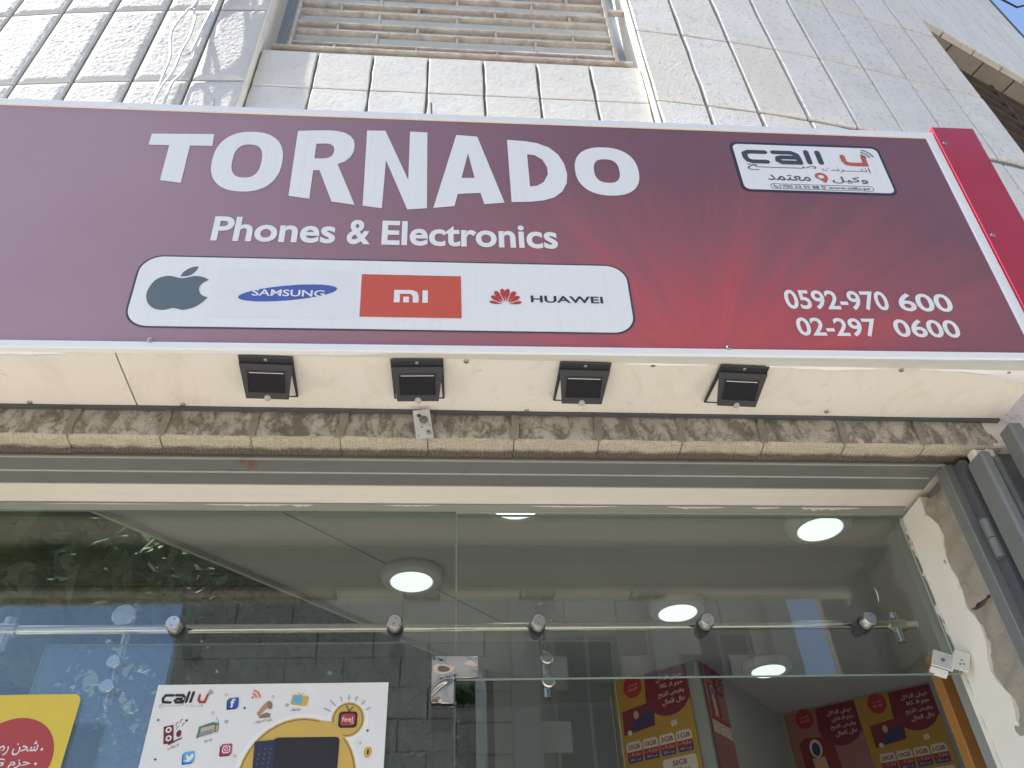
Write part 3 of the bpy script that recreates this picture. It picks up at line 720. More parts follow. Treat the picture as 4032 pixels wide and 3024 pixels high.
text(sign, arabic('إنتــــرنت'), 1.039, 1.180, 0, 0, ink, .002, 0, full=(.638, .661)); text(sign, arabic('صــــــــح'), .827, 1.024, 0, 0, ink, .002, 0, full=(.638, .663))
text(sign, arabic('معتمد'), .874, .995, 0, 0, ink, .002, .01, full=(.599, .622)); text(sign, arabic('وكيل'), 1.056, 1.158, 0, 0, ink, .002, .01, full=(.594, .622))
shape(sign, [spline([(1.046, .620), (1.040, .631), (1.026, .635), (1.013, .628), (1.011, .615), (1.022, .607), (1.034, .594), (1.044, .608)], 4)], S['callu_red'], .002, 'pin'); shape(sign, [circ(1.027, .618, .0085, .007)], S['white_print'], .0026, 'pin')
shape(sign, [rrect(.875, 1.166, .5655, .5855, .0098), rrect(.8768, 1.1642, .5673, .5837, .0081)], ink, .002, 'pill_outline')
shape(sign, [ribbon([(.885, .579), (.888, .574), (.895, .571)], .004)], ink, .002, 'handset'); text(sign, '1700 22 55 88', .901, 1.011, .5705, .0095, ink, .002, .02); shape(sign, [circ(1.0235, .5757, .006), circ(1.0235, .5757, .0035)], ink, .002, 'globe'); text(sign, 'www.callu.ps', 1.037, 1.154, .5715, .009, ink, .002, .02)
# screws on the face and end panel
sm = MB(); sm.lathe([(.0062, 0), (.0062, .002), (.0045, .0035), (.0018, .0036), (.0016, .0022)], (0, 0, 0), 'z', 12); sm = sm.mesh('screw', S['screw'], True)
for u, v in ((.648, .0205), (-.63, .0205), (1.434, .768), (1.434, .40), (-1.4, .0205)): link('screw', sm, sign, (u, v, .006 if v < .1 else .0102))
# box underside in world coordinates: give the parts the sign's inverse transform
SI = SM.inverted()
def swear(o): o.parent = sign; o.matrix_parent_inverse = SI; return o
sx0 = -2.1
def soff(x0, x1, name='soffit_panel'):
    nx, ny = max(2, int((x1-x0)/.04)), 6; vs = []
    for j in range(ny+1):
        for i in range(nx+1):
            x = x0+(x1-x0)*i/nx; y = -.199+.184*j/ny; vs.append((x, y, 2.8505 + .011*x*.0 + noise.noise(Vector((x*2.3, y*6, 1)))*.0022))
    n = len(vs); vs += [(a, b, c+.006) for a, b, c in vs]
    id_ = lambda i, j: j*(nx+1)+i
    fs = [(id_(i, j), id_(i+1, j), id_(i+1, j+1), id_(i, j+1)) for j in range(ny) for i in range(nx)]
    fs += [(n+id_(i, j), n+id_(i+1, j), n+id_(i+1, j+1), n+id_(i, j+1)) for j in range(ny) for i in range(nx)]
    mb = MB().add(vs, fs); return swear(mb.build(name, S['soffit'], None, True))
soff(sx0, -.7095); soff(-.7065, 1.408)
swear(MB().box(sx0, 1.415, -.2145, -.1985, 2.8478, 2.862).build('front_lip', S['lip'], None))
swear(MB().box(sx0, 1.404, -.0145, -.001, 2.846, 2.858).build('rear_angle', S['steel_dark'], None))
for x0 in (-1.95, -.705, .35, 1.398): swear(MB().box(x0, x0+.02, -.20, .0, 2.858, 2.878).build('support_bar', S['steel'], None))
swear(MB().prism([(-.196, 2.857), (-.0, 2.857), (-.0, 3.62), (-.26, 3.62)], 1.405, 1.4175, 'x').build('end_wall', S['alu_white'], None))
swear(MB().prism([(-.262, 3.628), (-.262, 3.634), (.012, 3.634), (.012, 3.628)], sx0, 1.404, 'x').build('top_cover', S['alu_white'], None))
for x, y in ((-.875, -.189), (.049, -.190), (.474, -.191), (1.065, -.190), (1.328, -.190), (-.944, -.022), (-.603, -.022), (.942, -.033), (.2, -.02)):
    o = link('screw', sm, None, (x, y, 2.849)); o.rotation_euler = (math.pi, 0, 0); o.scale = (.9, .9, .9); swear(o)
# torn and puckered vinyl along the front of the underside
rr = random.Random(11)
for x0, x1, dpt in ((-1.02, -.80, .022), (.40, .60, .010), (.76, 1.03, .014), (1.10, 1.405, .03), (.735, .80, .008)):
    n = 14; mb = MB(); vs = []
    for i in range(n+1):
        t = i/n; x = x0+(x1-x0)*t; dd = dpt*(math.sin(math.pi*t)**.7)*(.7+.6*abs(noise.noise(Vector((x*14, 3, 0))))) if x1 < 1.3 else dpt*(t**1.5*1.5+.25*abs(noise.noise(Vector((x*14, 3, 0)))))
        vs += [(x, -.1982, 2.8475), (x, -.1982+dd*.5, 2.8455-.003*rr.random()), (x, -.1982+dd+.001, 2.848)]
    mb.add(vs, [(3*i+k, 3*i+3+k, 3*i+4+k, 3*i+1+k) for i in range(n) for k in (0, 1)]); swear(mb.build('torn_vinyl', S['alu_white'], None, True))

# ------------------------------------------------------------------ solar wall lights under the sign
def solar(x, skew, label):
    t = empty('solar_wall_light', (x, -.133, 2.8455), label, 'wall light', 'solar lights under the shop sign'); t.rotation_euler.z = skew
    MB().box(-.0585, .0585, -.068, .068, -.005, .0, bev=.0018).build('back_plate', S['black_plastic'], t)
    def wedge(fr_, bk, name, m):      # (half width, y, z bottom, z top) at the front and back
        (w0, y0, a0, b0), (w1, y1, a1, b1) = fr_, bk
        vs = [(-w0, y0, a0), (w0, y0, a0), (w1, y1, a1), (-w1, y1, a1), (-w0, y0, b0), (w0, y0, b0), (w1, y1, b1), (-w1, y1, b1)]
        return MB().add(vs, [(0, 3, 2, 1), (4, 5, 6, 7), (0, 1, 5, 4), (1, 2, 6, 5), (2, 3, 7, 6), (3, 0, 4, 7)]).build(name, m, t)
    df = MB(); df.add([(-.050, -.042, -.0055), (.050, -.042, -.0055), (.054, .060, -.0055), (-.054, .060, -.0055), (-.0435, .022, -.0385), (.0435, .022, -.0385)], [(0, 1, 2, 3), (0, 4, 5, 1), (1, 5, 2), (0, 3, 4), (3, 2, 5, 4)]); df.build('diffuser', S['diffuser'], t)
    wedge((.0575, -.050, -.0105, -.0055), (.0465, .026, -.0460, -.0385), 'lid', S['black_plastic'])
    sl_ = (-.0460+.0105)/.076
    zz_ = lambda y: -.0105+sl_*(y+.050)
    def slab(x0, x1, y0, y1, h, name, m, par):
        vs = [(xx, yy, zz_(yy)+dz) for dz in (-h, .0006) for xx, yy in ((x0, y0), (x1, y0), (x1, y1), (x0, y1))]
        return MB().add(vs, [(0, 3, 2, 1), (4, 5, 6, 7), (0, 1, 5, 4), (1, 2, 6, 5), (2, 3, 7, 6), (3, 0, 4, 7)]).build(name, m, par)
    for a in ((-.0425, .0425, -.0365, -.0345), (-.0425, .0425, .0105, .0130), (-.0425, -.0405, -.0345, .0105), (.0405, .0425, -.0345, .0105)): slab(*a, .0022, 'panel_rim', S['black_plastic'], t)
    pn = slab(-.0405, .0405, -.0345, .0105, .0007, 'solar_panel', S['solar'], t); slab(-.037, .037, -.0322, -.0312, .0012, 'contact_strip', S['alu_white'], pn)
    mb = MB(); mb.lathe([(.0001, -.0095), (.0045, -.0085), (.0075, -.005), (.0088, 0)], (0, .0255, -.0405), 'z', 16); mb.build('sensor_dome', S['lamp_rim'], t, True)
    o = link('screw', sm, t, (0, -.059, -.0052)); o.rotation_euler = (math.pi, 0, 0); o.scale = (.75, .75, .75)
    return t
solar(-.390, rad(1.5), 'black solar light under the sign, leftmost of the four'); solar(-.058, rad(-2), 'black solar light just above the perforated metal bracket')
solar(.317, rad(.5), 'black solar light under the sign, second from the right'); solar(.683, rad(2.5), 'black solar light under the sign, nearest the phone numbers')

# perforated bracket
bm_ = Matrix.Translation((-.047, -.0195, 2.803)) @ Matrix.Rotation(rad(5), 4, 'X') @ Matrix.Rotation(rad(-9), 4, 'Y')
brk = empty('metal_bracket', label='galvanised perforated bracket hanging below the sign on the stone lintel', cat='bracket', mat=bm_)
mb = MB(); pl_ = [(-.020, -.040), (.020, -.040), (.020, .004), (-.020, .004)]
holes = [circ(-.0135, -.030, .0026, n=10), circ(-.004, -.008, .0026, n=10), circ(.0155, -.005, .0026, n=10)]
f = MB(); f.flat([pl_]+holes); nv = len(f.v); fl = [(x, -.0012, y) for x, y, z in f.v] + [(x, .0012, y) for x, y, z in f.v]
fs = [tuple(t) for t in f.f] + [tuple(i+nv for i in reversed(t)) for t in f.f]; base = 0
for lp in [pl_]+holes:
    n = len(lp); fs += [(base+i, base+(i+1) % n, nv+base+(i+1) % n, nv+base+i) for i in range(n)]; base += n
MB().add(fl, fs).build('plate', S['galv'], brk)
MB().add([(-.020, -.0012, .004), (.020, -.0012, .004), (.020, -.010, .034), (-.020, -.010, .034), (-.020, .0012, .004), (.020, .0012, .004), (.020, -.0076, .034), (-.020, -.0076, .034)], [(0, 1, 2, 3), (7, 6, 5, 4), (0, 3, 7, 4), (1, 5, 6, 2), (3, 2, 6, 7)]).build('upper_flange', S['galv'], brk)
mb = MB(); mb.lathe([(.0105, 0), (.0105, -.0012), (.0075, -.0014), (.007, -.006), (.004, -.0065)], (.003, -.005, .009), 'y', 14); mb.build('bolt', S['screw'], brk, True)
mb = MB(); mb.lathe([(.0065, 0), (.0065, -.002), (.004, -.004), (.0015, -.0042)], (.010, -.0014, -.026), 'y', 14); mb.build('bolt', S['screw'], brk, True)
mb = MB(); mb.lathe([(.0052, 0), (.0052, -.0006), (.003, -.0007)], (-.0065, -.0066, .021), 'y', 12); mb.build('bolt_hole', S['rod'], brk, True)

# ------------------------------------------------------------------ steel frame and folded steel leaves
fr = empty('steel_door_frame', (0, .1, 2.76), 'grey painted steel frame lining the shop opening under the lintel', 'door frame'); fr.matrix_world = Matrix.Identity(4)
x0 = -1.72
MB().box(x0, 1.262, .0655, .1245, 2.7640, 2.84).build('head_rail', S['steel'], fr)
MB().box(x0, 1.262, .0655, .0705, 2.7600, 2.7638).build('edge_strip', S['steel_light'], fr)
mb = MB(); mb.tube([(x0, .1275, 2.7652), (1.250, .1275, 2.7652)], .0036, 10); mb.build('edge_strip', S['steel_light'], fr, True)
MB().box(x0, 1.262, .1305, .1805, 2.7660, 2.84).build('head_rail', S['steel'], fr)
MB().box(x0, 1.262, .1805, .1835, 2.7645, 2.84).build('edge_strip', S['steel_light'], fr)
MB().box(1.2555, 1.296, .0660, .1045, 0, 2.7638, bev=.002).build('jamb_post', S['steel'], fr)
MB().box(1.2575, 1.2945, .1048, .1065, 0, 2.7635).build('edge_strip', S['rail_blue'], fr)
MB().box(1.2780, 1.2955, .030, .0655, 0, 2.752).build('jamb_post', S['steel_dark'], fr)

def leaf_door(name, label, parts, panel, hinge=None):
    t = empty(name, (1.3, -.03, 0), label, 'steel door'); t.matrix_world = Matrix.Identity(4)
    for a in parts: MB().box(*a, bev=.006).build('leaf_post', S['steel'], t)
    for a in panel: MB().box(*a).build('leaf_panel', S['steel_dark'], t)
    for z in (hinge or ()):
        for k in (0, 1):
            mb = MB(); mb.lathe([(.0, -.0), (.0115, 0), (.0115, .048), (.0, .048)], (1.2755, .040, z+k*.050), 'z', 16); mb.build('hinge', S['steel'], t, True)
    return t
leaf_door('steel_door', 'slate steel door leaf folded open against the right jamb, with barrel hinge', [(1.2845, 1.312, -.040, .026, 0, 2.733), (1.330, 1.347, -.022, -.006, 0, 2.733)], [(1.312, 1.330, -.016, -.010, 0, 2.731)], (2.487, .35))
leaf_door('steel_door', 'second slate steel door leaf at the far right edge, in front of the pale stone', [(1.357, 1.392, -.085, -.035, 0, 2.785)], [(1.392, 1.60, -.062, -.056, 0, 2.783)])

# ------------------------------------------------------------------ glass front
G = .386
def pane(name, x0, x1, z0, z1, y, label, th=.010, m=None):
    t = empty(name, (.5*(x0+x1), y, z0), label, 'glass panel'); t.matrix_world = Matrix.Identity(4)
    MB().box(x0+.0008, x1-.0008, y-th/2, y+th/2, z0+.0008, z1-.0008).build('glass_sheet', m or S['glass'], t)
    for a in ((x0, x1, z0, z0+.0006), (x0, x1, z1-.0006, z1)): MB().box(a[0], a[1], y-th/2-.0003, y+th/2+.0003, a[2], a[3]).build('ground_edge', S['glass_edge'], t)
    for a in (x0, x1-.0006): MB().box(a, a+.0006, y-th/2-.0003, y+th/2+.0003, z0+.0008, z1-.0008).build('ground_edge', S['glass_edge'], t)
    return t
pane('glass_panel', -1.70, .0395, .02, 2.8165, G, 'large fixed glass pane on the left, carrying the two posters')
pane('glass_panel', .0425, 1.3035, 2.353, 2.806, G, 'glass transom above the open doorway on the right')
MB()
sd = pane('sliding_door', -.96, .440, .02, 2.485, G+.09, 'frameless sliding glass door hung behind the left pane'); sd['category'] = 'glass door'
for x in (-.781, .271):
    def disc(mb, z, r, y): mb.lathe([(.0, y-.012), (r-.003, y-.012), (r, y-.009), (r, y), (r*.55, y+.001), (r*.55, y+.02)], (x, 0, z), 'y', 28)
    for z, r in ((2.434, .017), (2.375, .017)):
        mb = MB(); disc(mb, z, r, G+.075); mb.build('hanger_disc', S['brushed'], sd, True)
    mb = MB(); mb.lathe([(.0, -.006), (.026, -.006), (.028, -.004), (.028, .010), (.0, .010)], (x, G+.052, 2.545), 'y', 28); mb.build('roller_wheel', S['brushed'], sd, True)
    mb = MB(); mb.tube([(x, G+.102, 2.345), (x, G+.102, 2.585)], .0095, 10); mb.build('hanger_strap', S['brushed'], sd, True)
rl = empty('sliding_rail', (0, G+.05, 2.507), 'horizontal stainless steel rail with round clamps behind the glass', 'rail'); rl.matrix_world = Matrix.Identity(4)
mb = MB(); mb.tube([(-1.06, G+.05, 2.507), (1.262, G+.05, 2.507)], .0112, 14); mb.build('tube', S['rail_steel'], rl, True)
for x in (-.632, -.109, .244, .671, 1.095):
    mb = MB(); mb.lathe([(.0, -.034), (.0155, -.034), (.0185, -.030), (.0185, -.005), (.0, -.005)], (x, G, 2.487), 'y', 28); a = mb.build('clamp', S['brushed'], rl, True)
    mb = MB(); mb.lathe([(.0, .006), (.0205, .006), (.0205, .03), (.014, .032), (.014, .06), (.0, .06)], (x, G, 2.490), 'y', 24); mb.build('clamp_back', S['black_plastic'], rl, True)
    for s in (-1, 1):
        mb = MB(); mb.lathe([(.0, -.0348), (.0016, -.0348), (.0016, -.0338), (.0, -.0338)], (x+s*.002, G, 2.487+s*.0075), 'y', 8); mb.build('pin_hole', S['rod'], a)
for x in (-1.045, 1.205):
    mb = MB(); mb.lathe([(.0, -.022), (.017, -.022), (.017, .022), (.0, .022)], (x, G+.05, 2.507), 'x', 20); mb.lathe([(.0, -.05), (.011, -.05), (.013, .03), (.0, .03)], (x, G+.05, 2.507), 'z', 16); mb.build('end_stop', S['brushed'], rl, True)

# chrome corner fitting at the glass joint
cf = empty('patch_fitting', (.04, G, 2.35), 'L shaped polished chrome fitting at the corner of the glass joint', 'glass fitting'); cf.matrix_world = Matrix.Identity(4)
def lplate(y, name):
    L = [(-.016, 2.405), (.093, 2.404), (.093, 2.352), (.036, 2.351), (.036, 2.292), (-.016, 2.293)]
    bmx = bmesh.new(); vs = [bmx.verts.new((x, y-.004, z)) for x, z in L]; fc = bmx.faces.new(vs)
    r = bmesh.ops.extrude_face_region(bmx, geom=[fc])
    for v in [e for e in r['geom'] if isinstance(e, bmesh.types.BMVert)]: v.co.y += .010
    bmesh.ops.bevel(bmx, geom=list(bmx.edges), offset=.002, segments=2, affect='EDGES'); bmesh.ops.recalc_face_normals(bmx, faces=bmx.faces)
    me = bpy.data.meshes.new(name); bmx.to_mesh(me); bmx.free(); t = NT('dented chrome skin'); co = t.coords(False); t.setc((.66, .63, .62)); t.b.inputs['Metallic'].default_value = 1; t.b.inputs['Roughness'].default_value = .07
    t.bump(t.noise(co, 11, 0, .5, 1.2), .9, .022); me.materials.append(t.m); link(name, me, cf)
lplate(G-.014, 'outer_plate'); MB().box(-.014, .091, G+.006, G+.012, 2.353, 2.403).build('inner_plate', S['chrome'], cf)
# white bracket at the right end of the transom
wb = empty('wall_clip', label='bent white and grey metal clip holding the transom corner', cat='bracket', mat=Matrix.Translation((1.262, G-.02, 2.368)) @ Matrix.Rotation(rad(28), 4, 'Y') @ Matrix.Rotation(rad(-14), 4, 'Z'))
MB().box(-.040, .004, -.012, -.008, -.020, .024, bev=.001).build('glass_plate', S['galv'], wb); MB().box(.004, .040, -.030, -.026, -.022, .030, bev=.001).build('wall_plate', S['diffuser'], wb); MB().box(.004, .008, -.026, -.010, -.022, .028).build('bend', S['diffuser'], wb)
MB().box(-.040, .0, -.007, .016, -.030, -.021).build('glass_saddle', S['alu_white'], wb)
for x, z in ((.022, .006), (.028, -.003), (.020, -.006)):
    mb = MB(); mb.lathe([(.0, -.0008), (.0022, -.0008), (.0022, .0), (.0, .0)], (x, -.0302, z), 'y', 8); mb.build('screw_hole', S['rod'], wb)
mb = MB(); mb.lathe([(.0, -.001), (.005, -.001), (.005, .0), (.0, .0)], (-.016, -.0122, .002), 'y', 12); mb.build('screw', S['screw'], wb)
tag(MB().prism([(1.149, 2.586), (1.1525, 2.572), (1.1515, 2.556), (1.1465, 2.543), (1.1485, 2.558), (1.1495, 2.571)], G-.0063, G-.0053, 'y').build('paint_drip', S['smear']), 'thin white paint dribble on the transom glass', 'paint drip')

# ------------------------------------------------------------------ posters on the glass
def frame(x, y, z, a=0.0): return Matrix.Translation((x, y, z)) @ Matrix.Rotation(a, 4, 'Z') @ Matrix.Rotation(rad(90), 4, 'X')
p1 = empty('poster', label='white advertising poster of app icons and a mustard cloud on the glass', cat='poster', mat=frame(0, G-.0062, 0))
MB().box(-.639, -.1165, 1.62, 2.347, -.0008, .0).build('sheet', S['paper'], p1)
def S1(loops, m, k, name='print'): return shape(p1, loops, S[m], .0006*k, name)
# mustard cloud with pale halo
S1([circ(-.302, 2.140, .138, .138, 40)], 'pale_panel', 1); S1([circ(-.203, 2.262, .048, .050, 32)], 'pale_panel', 1.1)
S1([circ(-.302, 2.140, .127, .128, 40)], 'gold_ink', 2); S1([circ(-.203, 2.2625, .037, .039, 32)], 'gold_ink', 2.1)
S1([circ(-.302, 2.140, .1235, .1245, 40), circ(-.302, 2.140, .1223, .1233, 40)], 'black_ink', 3, 'outline')
S1([circ(-.203, 2.2625, .0335, .0355, 32), circ(-.203, 2.2625, .0323, .0343, 32)], 'black_ink', 3, 'outline')
S1([circ(-.255, 2.220, .046, .040, 20)], 'gold_ink', 3.4)
for a in (28, 50, 72, 92, 112, 135, 155):
    c, s = math.cos(rad(a)), math.sin(rad(a)); r0, r1 = (.043, .062) if a % 2 else (.043, .056)
    S1([ribbon([(-.203+r0*c, 2.2625+r0*s), (-.203+r1*c, 2.2625+r1*s)], .0012, False)], 'black_ink', 3.2, 'ray')
S1([rrect(-.224, -.182, 2.244, 2.280, .008)], 'black_ink', 4); S1([rrect(-.219, -.187, 2.249, 2.275, .006)], 'red_disc', 4.6); text(p1, 'feel', -.216, -.192, 2.2575, .011, S['paper'], .0032, 0); text(p1, 'TV', -.197, -.189, 2.2515, .005, S['paper'], .0032, 0)
S1([ribbon([(-.209, 2.294), (-.202, 2.281), (-.193, 2.291)], .0018)], 'black_ink', 4, 'aerial')
S1([rrect(-.362, -.217, 1.98, 2.225, .010)], 'black_ink', 4.2, 'tablet'); S1([rot(rrect(-.396, -.352, 2.04, 2.219, .003), -.375, 2.13, 4)], 'navy_ink', 5, 'remote')
for j in range(6):
    for i in range(3): S1([circ(-.391+i*.0125-.0005*j+.002, 2.200-j*.010+i*.001, .0012, n=8)], 'red_disc' if (i, j) == (0, 0) else 'grey_i', 5.6, 'button')
# wordmark
for pth in ([(-.600, 2.3225), (-.617, 2.3225), (-.6215, 2.316), (-.6195, 2.3075), (-.603, 2.3065)], [(-.594, 2.3225), (-.579, 2.3225), (-.5745, 2.318), (-.5765, 2.3065), (-.591, 2.3065), (-.594, 2.311), (-.590, 2.3145), (-.577, 2.3145)]): S1([ribbon(pth, .0058)], 'black_ink', 1.5 if len(pth) < 6 else 1.8, 'letter')
for x in (-.5675, -.558): S1([ribbon([(x+.0015, 2.329), (x-.0015, 2.3075)], .0058)], 'black_ink', 1.5, 'letter')
S1([ribbon([(-.5415, 2.322), (-.5425, 2.312), (-.538, 2.3065), (-.528, 2.3065), (-.5245, 2.322)], .0058)], 'red_disc', 1.5, 'letter')
for r_ in (.006, .010, .014): S1([ribbon(circ(-.526, 2.321, r_, r_, 8, 20, 75), .0014)], 'black_ink', 1.5, 'signal_arc')
text(p1, arabic('إنتــــرنت'), -.567, -.530, 0, 0, S['grey_i'], .0009, 0, full=(2.295, 2.3025)); text(p1, arabic('صــــــــح'), -.626, -.573, 0, 0, S['grey_i'], .0009, 0, full=(2.295, 2.3025))
def tile(cx, cy, a, m, m2): S1([rot(rrect(cx-.013, cx+.010, cy-.013, cy+.010, .003), cx, cy, a)], m2, 1.5, 'icon'); S1([rot(rrect(cx-.010, cx+.013, cy-.010, cy+.013, .003), cx, cy, a)], m, 2, 'icon')
tile(-.465, 2.302, 6, 'blue_i', 'navy_ink'); text(p1, 'f', -.470, -.460, 2.2935, .0185, S['paper'], .0018, .03)
tile(-.539, 2.186, 8, 'sky_i', 'blue_i'); S1([spline([(-.548, 2.181), (-.541, 2.182), (-.545, 2.193), (-.537, 2.189), (-.533, 2.194), (-.528, 2.193), (-.530, 2.184), (-.537, 2.178)], 3)], 'paper', 2.6, 'icon')
tile(-.462, 2.201, 4, 'pink_i', 'maroon_i'); S1([rrect(-.4695, -.4525, 2.1945, 2.2105, .005), rrect(-.4675, -.4545, 2.1965, 2.2085, .0035)], 'paper', 2.6, 'icon'); S1([circ(-.461, 2.2025, .0042), circ(-.461, 2.2025, .0026)], 'paper', 2.6, 'icon')
for r_ in (.011, .0185): S1([ribbon(circ(-.425, 2.313, r_, r_, 8, 5, 85), .0042, False)], 'orange_i', 1.5, 'icon')
S1([circ(-.4225, 2.3155, .003)], 'orange_i', 1.5, 'icon')
S1([spline([(-.406, 2.280), (-.400, 2.292), (-.388, 2.306), (-.379, 2.304), (-.376, 2.292), (-.388, 2.289), (-.399, 2.277)], 4)], 'skin_i', 1.5, 'icon'); S1([circ(-.3815, 2.2975, .0055, .010, rot=.35)], 'brown_i', 2.2, 'icon'); S1([[(-.402, 2.268), (-.378, 2.270), (-.377, 2.278), (-.386, 2.281), (-.400, 2.275)]], 'brown_i', 1.8, 'icon'); S1([ribbon([(-.406, 2.281), (-.404, 2.275), (-.397, 2.275)], .003)], 'skin_i', 2.4, 'icon')
text(p1, arabic('مكتبة الصوتيات'), -.411, -.372, 0, 0, S['black_ink'], .0009, 0, full=(2.255, 2.264), slope=.16)
S1([rot(rrect(-.335, -.297, 2.296, 2.319, .004), -.316, 2.307, -8)], 'gold_ink', 1.5, 'icon'); S1([rot(rrect(-.331, -.311, 2.2995, 2.316, .004), -.316, 2.307, -8)], 'sky_i', 2.2, 'icon'); S1([ribbon([(-.322, 2.326), (-.316, 2.319), (-.309, 2.3235)], .0014)], 'gold_ink', 1.5, 'icon')
text(p1, arabic('تلفزيون'), -.333, -.312, 0, 0, S['black_ink'], .0009, 0, full=(2.284, 2.2925), slope=-.08)
S1([[(-.531, 2.227), (-.486, 2.240), (-.487, 2.259), (-.500, 2.262), (-.529, 2.252)]], 'green_i', 1.5, 'icon'); S1([[(-.525, 2.2285), (-.488, 2.2395), (-.4885, 2.2575), (-.524, 2.249)]], 'cream_i', 2, 'icon'); S1([[(-.5245, 2.2295), (-.498, 2.2375), (-.498, 2.2465), (-.5235, 2.240)]], 'grey_i', 2.6, 'icon'); S1([ribbon([(-.489, 2.261), (-.4955, 2.272)], .0012)], 'grey_i', 1.5, 'icon')
for z in (2.2425, 2.2485, 2.2545): S1([circ(-.493, z, .0022, n=10)], 'maroon_i', 2.8, 'icon')
text(p1, arabic('راديو'), -.511, -.495, 0, 0, S['black_ink'], .0009, 0, full=(2.217, 2.2255), slope=.2)
S1([rot(rrect(-.602, -.581, 2.217, 2.256, .002), -.59, 2.236, 12)], 'maroon_i', 1.5, 'icon')
for z, k in ((2.246, -.001), (2.228, .003)): S1([circ(-.5925+k, z, .0065), circ(-.5925+k, z, .003)], 'paper', 2.4, 'icon')
S1([circ(-.570, 2.238, .0055, .0075)], 'maroon_i', 1.5, 'icon'); S1([[(-.588, 2.213), (-.561, 2.227), (-.562, 2.230), (-.589, 2.217)]], 'maroon_i', 1.8, 'icon')
for x, z in ((-.580, 2.255), (-.572, 2.262), (-.566, 2.254), (-.577, 2.247)): S1([ribbon([(x, z), (x+.001, z+.006), (x+.004, z+.007)], .0013)], 'black_ink', 1.5, 'note')
text(p1, arabic('كاريوكي'), -.587, -.564, 0, 0, S['black_ink'], .0009, 0, full=(2.202, 2.211), slope=.3)
S1([spline([(-.160, 2.200), (-.147, 2.201), (-.145, 2.189), (-.152, 2.179), (-.161, 2.184)], 4)], 'gold_ink', 1.5, 'icon'); S1([ribbon([(-.153, 2.195), (-.153, 2.188)], .004)], 'black_ink', 2.2, 'icon')
for x, z in ((-.437, 2.292), (-.621, 2.268), (-.559, 2.266), (-.157, 2.2375), (-.608, 2.184)):
    S1([ribbon([(x-.003, z), (x+.003, z)], .0017, False)], 'black_ink', 1.5, 'mark'); S1([ribbon([(x, z-.003), (x, z+.003)], .0017, False)], 'black_ink', 1.8, 'mark')
for x, z, m in ((-.472, 2.262, 'black_ink'), (-.343, 2.297, 'black_ink'), (-.482, 2.3225, 'gold_ink'), (-.505, 2.282, 'gold_ink'), (-.377, 2.3165, 'gold_ink'), (-.4405, 2.1885, 'gold_ink'), (-.172, 2.212, 'gold_ink')): S1([circ(x, z, .0034), circ(x, z, .0023)], m, 1.5, 'mark')

p2 = empty('poster', label='yellow vinyl sticker with a red disc at the lower left of the glass', cat='poster', mat=frame(0, G-.0062, 0))
sy = MB(); sy.prism(rrect(-1.20, -.8015, 1.70, 2.3285, .016), -.0008, 0, 'z'); sy.build('sheet', S['yellow'], p2)
shape(p2, [circ(-.913, 2.190, .089, .087, 44)], S['red_disc'], .0006, 'disc')
text(p2, arabic('شحن رصيد'), -.972, -.860, 0, 0, S['paper'], .0012, .012, full=(2.198, 2.228)); text(p2, arabic('حزم 3G'), -.955, -.866, 0, 0, S['paper'], .0012, .012, full=(2.168, 2.192))
for x, z in ((-.851, 2.2095), (-.8545, 2.180)): shape(p2, [circ(x, z, .0028, n=12)], S['paper'], .0012, 'bullet')
text(p2, arabic('حزم دقائق'), -.972, -.866, 0, 0, S['paper'], .0012, .012, full=(2.132, 2.158))

# ------------------------------------------------------------------ shop interior
CZ = 2.95
A0 = (.751, 1.985); A1 = (1.071, 1.739); A2 = (1.641, 2.407); A3 = (3.0, 1.458); B0 = (.211, 1.847); L0 = (-1.9, -.39 + .0)
def wallseg(name, a, b, z0, z1, th, m, ext=0):
    a, b = Vector(a), Vector(b); d = (b-a).normalized(); n = Vector((-d.y, d.x)); a2 = a-d*ext; b2 = b+d*ext
    mb = MB(); mb.prism([tuple(a2), tuple(b2), tuple(b2+n*th), tuple(a2+n*th)], z0, z1, 'z'); return tag(mb.build(name, m), kind='structure')
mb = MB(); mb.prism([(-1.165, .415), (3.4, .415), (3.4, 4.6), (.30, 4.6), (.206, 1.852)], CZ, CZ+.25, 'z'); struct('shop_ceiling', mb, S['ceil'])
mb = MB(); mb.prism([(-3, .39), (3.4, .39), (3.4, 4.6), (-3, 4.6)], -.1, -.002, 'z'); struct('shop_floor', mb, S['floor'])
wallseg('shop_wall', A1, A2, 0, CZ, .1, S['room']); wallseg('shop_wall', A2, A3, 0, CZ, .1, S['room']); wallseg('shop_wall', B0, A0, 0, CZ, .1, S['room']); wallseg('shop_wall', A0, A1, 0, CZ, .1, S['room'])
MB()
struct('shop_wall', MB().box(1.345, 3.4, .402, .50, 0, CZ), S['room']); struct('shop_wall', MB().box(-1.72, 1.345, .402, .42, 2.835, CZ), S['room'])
# ceiling step running into the room
def strip(a, b, wd, z0, z1, name):
    a, b = Vector(a), Vector(b); d = (b-a).normalized(); n = Vector((-d.y, d.x)); mb = MB(); mb.prism([tuple(a), tuple(b), tuple(b+n*wd), tuple(a+n*wd)], z0, z1, 'z'); return struct(name, mb, S['ceil'])
strip((-1.15, .421), (.205, 1.836), .012, CZ-.018, CZ+.1, 'ceiling_edge'); strip((-.62, .44), (.47, 1.62), .022, CZ-.005, CZ-.0008, 'ceiling_trim')
